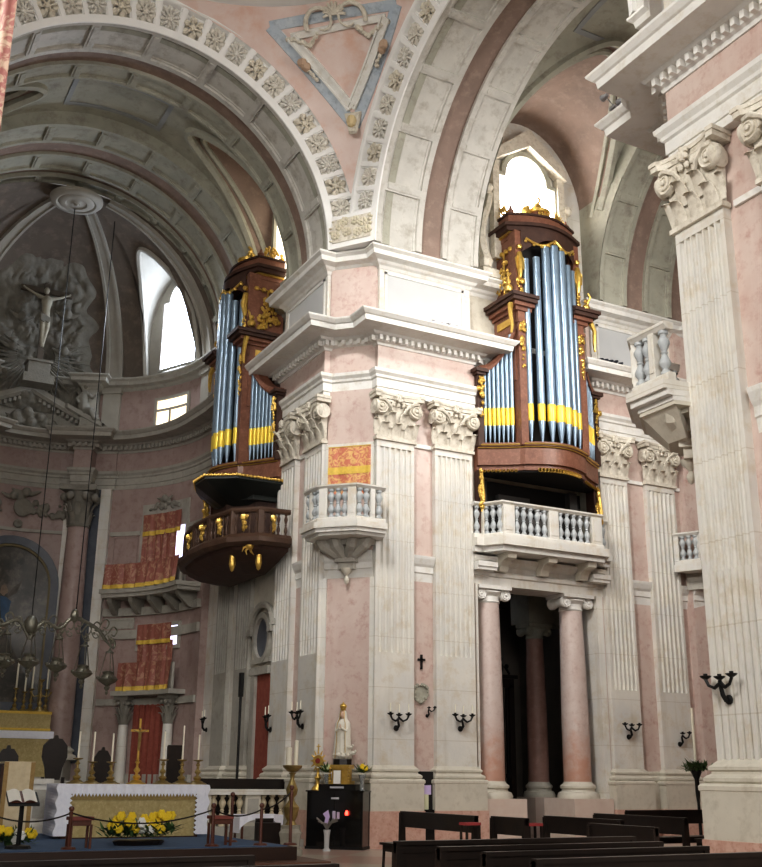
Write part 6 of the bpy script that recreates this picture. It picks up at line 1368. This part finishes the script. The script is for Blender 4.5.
o2 = M(CF).box(.27, .33, .735, .84, .67, .70).build('light_shelf', IRON, None); o2.parent = o; o2.location = -Vector(p)
t = thing('gilt_pedestal', 'gilded pedestal under the white statue on the black cabinet', 'pedestal', CF(.02, .32, 1.33))
M(CF).box(-.22, .26, .14, .52, 1.33, 1.40).box(-.16, .2, .18, .48, 1.4, 1.66).box(-.2, .24, .15, .51, 1.66, 1.74).build('block', GOLD, t)
m = M(CF)
for s in (-.2, .24):
    for k in range(5): m.sph((s, .5, 1.38+.07*k), .045-.004*k, 6)
m.build('volute', GOLD, t, smooth=True); M(CF).prism([(.02+.22*cos(a), .33+.18*sin(a)) for a in [k*pi/4 for k in range(8)]], 1.74, 1.86).build('dark_base', WOODD, t)
p = CF(-.02, .57, 1.33); o = M(CF).box(-.1, .06, .53, .56, 1.34, 1.62).build('picture_frame', PAPER, at=p); tag(o, 'small framed white card leaning on the gilded pedestal', 'frame'); M(CF).box(-.115, .075, .52, .535, 1.33, 1.635).build('frame', BRASS, o, parent=o).location = (0, 0, 0)
# Our Lady statue
sc0 = CF(.02, .33, 1.86)
t = thing('madonna_statue', 'white statue of a crowned praying lady on the gilded pedestal', 'statue', sc0)
SF = lambda s, d, z: CF(.02+s, .33+d, 1.86+z)
prof = [(.17, 0), (.185, .04), (.165, .2), (.15, .4), (.155, .55), (.165, .68), (.16, .76), (.11, .83), (.055, .87)]
def robe(u, v):
    i = v*(len(prof)-1); k = min(int(i), len(prof)-2); r = prof[k][0]+(prof[k+1][0]-prof[k][0])*(i-k); z = prof[k][1]+(prof[k+1][1]-prof[k][1])*(i-k); a = 2*pi*u
    rr = r*(1+.07*sin(a*9)*(1-v)); return (rr*cos(a), rr*.72*sin(a), z)
M(SF).grid(robe, 48, 24, wrap=True).build('robe', STAT, t, smooth=True)
def mantle(u, v):
    a = radians(-58+296*u)-radians(0); pr2 = [(.225, .02), (.205, .2), (.185, .45), (.185, .65), (.17, .78), (.105, .86), (.095, .95), (.085, 1.02), (.03, 1.07)]
    i = v*(len(pr2)-1); k = min(int(i), len(pr2)-2); r = pr2[k][0]+(pr2[k+1][0]-pr2[k][0])*(i-k); z = pr2[k][1]+(pr2[k+1][1]-pr2[k][1])*(i-k)
    b3 = pi/2+pi+radians(-148+296*u); rr = r*(1+.03*sin(u*40)*(1-v)); return (rr*cos(b3), rr*.8*sin(b3), z)
M(SF).grid(mantle, 44, 24).build('mantle', STAT, t, smooth=True)
m = M(SF)
for u in (0, 1): m.tube([mantle(u, k/24) for k in range(25)], .008, 5)
m.build('gilt_hem', GOLD, t)
m = M(SF); m.sph((0, .015, .96), .07, 12, (.85, .95, 1.2)); m.sph((0, .083, .955), .013, 6); m.sph((0, .078, .925), .014, 6, (1.4, .6, .6)); m.tube([(0, .0, .84), (0, .01, .91)], .035, 8)
for sg in (-1, 1): m.sph((sg*.026, .073, .975), .009, 5)
m.build('head', SKIN, t, smooth=True)
m = M(SF)
for sg in (-1, 1): m.tube([(sg*.12, .03, .74), (sg*.11, .11, .6), (sg*.02, .155, .66)], [.045, .042, .03], 8)
m.build('sleeves', STAT, t, smooth=True); m = M(SF)
for sg in (-1, 1):
    m.sph((sg*.012, .165, .685), .02, 6, (.5, .7, 1.2))
    for k in range(4): m.tube([(sg*.008, .158+.006*k, .70), (sg*.006, .162+.006*k, .745-.004*abs(k-1.5))], .005, 4)
m.build('hands', SKIN, t, smooth=True)
M(SF).lathe([(.055, 1.05), (.062, 1.06), (.058, 1.09), (.085, 1.14), (.07, 1.18), (.02, 1.21), (.0, 1.25)], (0, 0, 0), 12).build('crown', GOLD, t, smooth=True)
t = thing('white_doves', 'cluster of small white doves at the feet of the statue', 'ornament', SF(.15, .12, 0)); 
for k, (s, d, z) in enumerate(((.16, .12, .03), (.26, .06, .08), (.08, .18, .02), (.22, .14, .2), (-.02, .19, .04))):
    m = M(SF); m.sph((s, d, z+.05), .06, 8, (1.3, .8, .8)); m.sph((s+.07, d+.02, z+.09), .03, 6); m.add([(s-.06, d, z+.06), (s-.15, d+.02, z+.05), (s-.14, d-.04, z+.08)], [(0, 1, 2)]); m.build('dove', STAT, t, smooth=True)
# monstrance and vases on the cabinet
p = CF(-.52, .4, 1.2); t = thing('reliquary', 'gilt sunburst reliquary on the left of the black cabinet', 'reliquary', p); f = lambda s, d, z: CF(-.52+s, .4+d, 1.2+z)
M(f).lathe([(0, 0), (.14, 0), (.13, .05), (.05, .12), (.04, .2), (.08, .26), (.04, .32), (.03, .42), (.06, .46), (0, .47)], (0, 0, 0), 14).build('foot', GOLD, t, smooth=True); m = M(f); m.lathe([(0, -.03), (.12, -.03), (.13, 0), (.12, .03), (0, .03)], (0, 0, .62), 18, 'y')
for k in range(12): a = k*pi/6; m.tube([(.11*cos(a), 0, .62+.15*sin(a)), (.19*cos(a), 0, .62+.25*sin(a))], [.025, .008], 5)
m.box(-.012, .012, -.012, .012, .84, .98).box(-.045, .045, -.012, .012, .92, .94); m.build('sunburst', GOLD, t, smooth=False); M(f).lathe([(0, 0), (.06, 0), (.055, .012), (0, .014)], (0, .032, .62), 14, 'y').build('window', mat('red_glass', (.25, .05, .04), .2), t)
def vase(s, label, ma_f, n):
    p = CF(s, .42, 1.2); t = thing('flower_vase', label, 'vase', p); f = lambda a, d, z: CF(s+a, .42+d, 1.2+z)
    M(f).lathe([(0, 0), (.06, 0), (.045, .05), (.05, .2), (.09, .34), (.085, .34), (.04, .2), (.0, .1)], (0, 0, 0), 14).build('glass', GLASSY, t, smooth=True); foliage(t, f(0, 0, .34), .07, 60, rn, .1, .06); c = f(0, .03, 0); blossoms(t, c, .08, n, ma_f, rn, .40, .52, .055)
vase(-.3, 'glass vase with pale green flowers between the reliquary and the statue', mat('pale_green_petals', (.62, .68, .38), .7), 5); vase(.52, 'glass vase with yellow flowers on the right of the black cabinet', YEL, 5)
p = CF(.02, 1.25, 0); t = thing('floor_vase', 'tall glass floor vase of dried stems before the black cabinet', 'vase', p); f = lambda a, d, z: CF(.02+a, 1.25+d, z)
M(f).lathe([(0, 0), (.09, 0), (.08, .03), (.05, .06), (.06, .3), (.08, .42), (.075, .42), (.05, .3), (0, .1)], (0, 0, 0), 14).build('glass', mat('milky_glass', (.55, .55, .55), .2), t, smooth=True); m = M(f)
for k in range(16): a = k*.4; m.tube([(0, 0, .4), (.1*cos(a), .06*sin(a), .55), (.24*cos(a), .12*sin(a), .60+.06*sin(k))], [.006, .008, .012], 4)
m.build('stems', mat('grey_dried_stems', (.22, .20, .18), .8), t)
# plant stand with tall candle
Y = 19.0; p = atY(698, 795, Y); q = atY(697, 765, Y); x = p.x; t = thing('plant_stand', 'dark stand with a tuft of green leaves beside the near pier', 'plant', (x, Y, 0)); m = M(); m.lathe([(0, 0), (.2, 0), (.18, .05), (.04, .1), (.03, 1.0), (.05, 1.2), (.05, 1.5), (.12, 1.66), (.1, 1.7), (0, 1.7)], (x, Y, 0), 14); m.build('stand', IRON, t, smooth=True)
foliage(t, (x, Y, 1.64), .22, 200, rn, .3, .2); c = atY(694, 708, Y); o = M().tube([(0, 0, 0), (-.0, 0, c.z-1.7)], .03, 8).build('tall_candle', WAX, None, smooth=True); o.location = (x, Y, 1.7); tag(o, 'very tall thin candle rising from the leafy plant stand', 'candle')
# ------------------------------------------------------------------ pews
def pew(name_lab, x0, x1, y, z=.92, axis='x', back=1, grp='dark wooden pews', bz=.42):
    # axis x: runs along x, faces +y ; axis y: runs along y, faces -x
    f = (lambda s, d, zz=0: (s, y-d, zz)) if axis == 'x' else (lambda s, d, zz=0: (y+d, s, zz))
    c = f((x0+x1)/2, 0, 0); t = thing('pew', name_lab, 'pew', c, grp)
    M(f).box(x0, x1, -.02, .025, z-.09, z).box(x0, x1, -.03, .045, z-.02, z+.015).build('top_rail', WOODD, t); M(f).box(x0+.06, x1-.06, -.01, .015, z-.24, z-.08).build('back_panel', WOODD, t)
    M(f).box(x0+.02, x1-.02, -.44, -.02, .40, .44).build('seat', WOODD, t); M(f).box(x0+.06, x1-.06, -.4, -.36, .3, .4).build('rail', WOODD, t)
    M(f).box(x0+.1, x1-.1, .08, .22, .16, .2).build('kneeler', WOODD, t)
    L = x1-x0; k = max(2, int(L/2)+1)
    for i in range(k):
        s = x0+.0+(L-.06)*i/(k-1); M(f).prism([(-.44, 0), (-.38, 0), (-.36, .42), (-.06, .44), (-.03, z-.01), (.04, z-.01), (.05, .3), (.1, 0), (.3, 0), (.3, .1), (.02, .16), (.0, .3), (-.36, .3)][:4]+[(-.05, z-.01), (.04, z-.01), (.06, 0), (-.0, 0), (-.02, .36), (-.34, .36), (-.36, 0)], s, s+.06, f=lambda a, b2, cc: f(cc, a, b2)).build('end_panel', WOODD, t)
        if 0 < i < k-1: M(f).sph((s+.03, .0, z+.015), .02, 6).build('knob', mat('worn_wood', (.18, .16, .14), .5) if i == 1 else WOODD, t, smooth=True)
    return t
for k, (y, x0, x1) in enumerate(((9.3, 5.17, 8.0), (8.45, 5.12, 7.6), (7.75, 5.12, 7.5), (6.95, 5.02, 8.6))): pew('dark pew in the right nave block, %s row from the altar' % ORD[k], x0, x1, y)
for k, y in enumerate((8.9, 7.35)): pew('dark pew in the left nave block, %s row from the altar' % ORD[k], -.2, 3.62, y, z=.90 if k else .86)
for k, (y, x0, x1) in enumerate(((9.75, 14.95, 17.3), (9.95, 13.9, 14.8), (10.95, 12.95, 14.8), (9.75, 10.9, 12.2), (12.6, 13.4, 15.6))): pew('dark pew turned sideways in the transept, %s from the pier' % ORD[k], x0, x1, y, axis='y', grp='dark pews in the transept')
pew('dark pew near the right organ passage, right of the ionic columns', 14.4, 16.9, 16.9, axis='x', grp='dark pews in the transept'); pew('dark pew in front of the plinth behind the near pier', 15.6, 18.2, 16.0, axis='x', grp='dark pews in the transept', z=1.0)
def cush(px, py, label, Y=15.5):
    p = atY(px, py, Y); t = thing('padded_stool', label, 'stool', (p.x, Y, 0), 'stools with red cushions among the pews'); M().box(p.x-.13, p.x+.13, Y-.1, Y+.1, .82, .86).build('cushion', VELVET, t, smooth=False)
    for a in (-1, 1):
        for b3 in (-1, 1): M().box(p.x+a*.11-.015, p.x+a*.11+.015, Y+b3*.08-.015, Y+b3*.08+.015, 0, .82).build('leg', WOODD, t)
cush(470, 820, 'stool with a red cushion behind the leftmost transept pews', 14.5); cush(532, 826, 'stool with a red cushion between pews in front of the organ passage', 14.0)
# ------------------------------------------------------------------ light
w = bpy.data.worlds.new('world'); scene.world = w; w.use_nodes = True
bg = w.node_tree.nodes['Background']; bg.inputs[0].default_value = (1, .985, .95, 1); bg.inputs[1].default_value = WORLD
def area(name, loc, tgt, size, power, col=(1, 1, 1), sy=None):
    l = bpy.data.lights.new(name, 'AREA'); l.size = size; l.energy = power; l.color = col
    if sy: l.shape = 'RECTANGLE'; l.size_y = sy
    o = bpy.data.objects.new(name, l); COL.objects.link(o); o.location = loc
    o.rotation_euler = (Vector(tgt)-Vector(loc)).to_track_quat('-Z', 'Y').to_euler(); return o
L = area('dome_light', (XC-1, YC-1, 27), (XC+.8, YC+.6, 12), 8, DOME, (1, .985, .96)); L.data.spread = radians(130)
L = area('nave_light', (-7, 7, 15), (12, 17, 8.5), 7, NAVE, (1, .97, .92), 4); L.data.spread = radians(95)
L = area('transept_light', (17, 13.2, 13.4), (15.0, 22.4, 12), 4, TRAN, (1, .97, .93)); L.data.spread = radians(120)
L = area('drum_window_light', (-1.5, 8.5, 24.5), (10.8, 21, 17), 5, DRUM, (1, .985, .96)); L.data.spread = radians(75)
L = area('nave_fill_light', (1.5, -3, 8.5), (7.5, 22, 2.5), 6, FILL, (1, .98, .95)); L.data.spread = radians(100)  # soft low fill added to brighten the altar area, not an actual window
area('chancel_window_light', (9.3, 32.6, 16), (4, 28, 10), 1.2, 130, (.85, .92, 1))
scene.view_settings.view_transform = 'Standard'; scene.view_settings.look = LOOK
scene.view_settings.exposure = EXPO; scene.view_settings.gamma = 1
scene.cycles.max_bounces = 6; scene.cycles.diffuse_bounces = 4; scene.cycles.glossy_bounces = 3; scene.cycles.transmission_bounces = 3
scene.cycles.sample_clamp_indirect = 6
try: scene.cycles.use_fast_gi = False
except Exception: pass
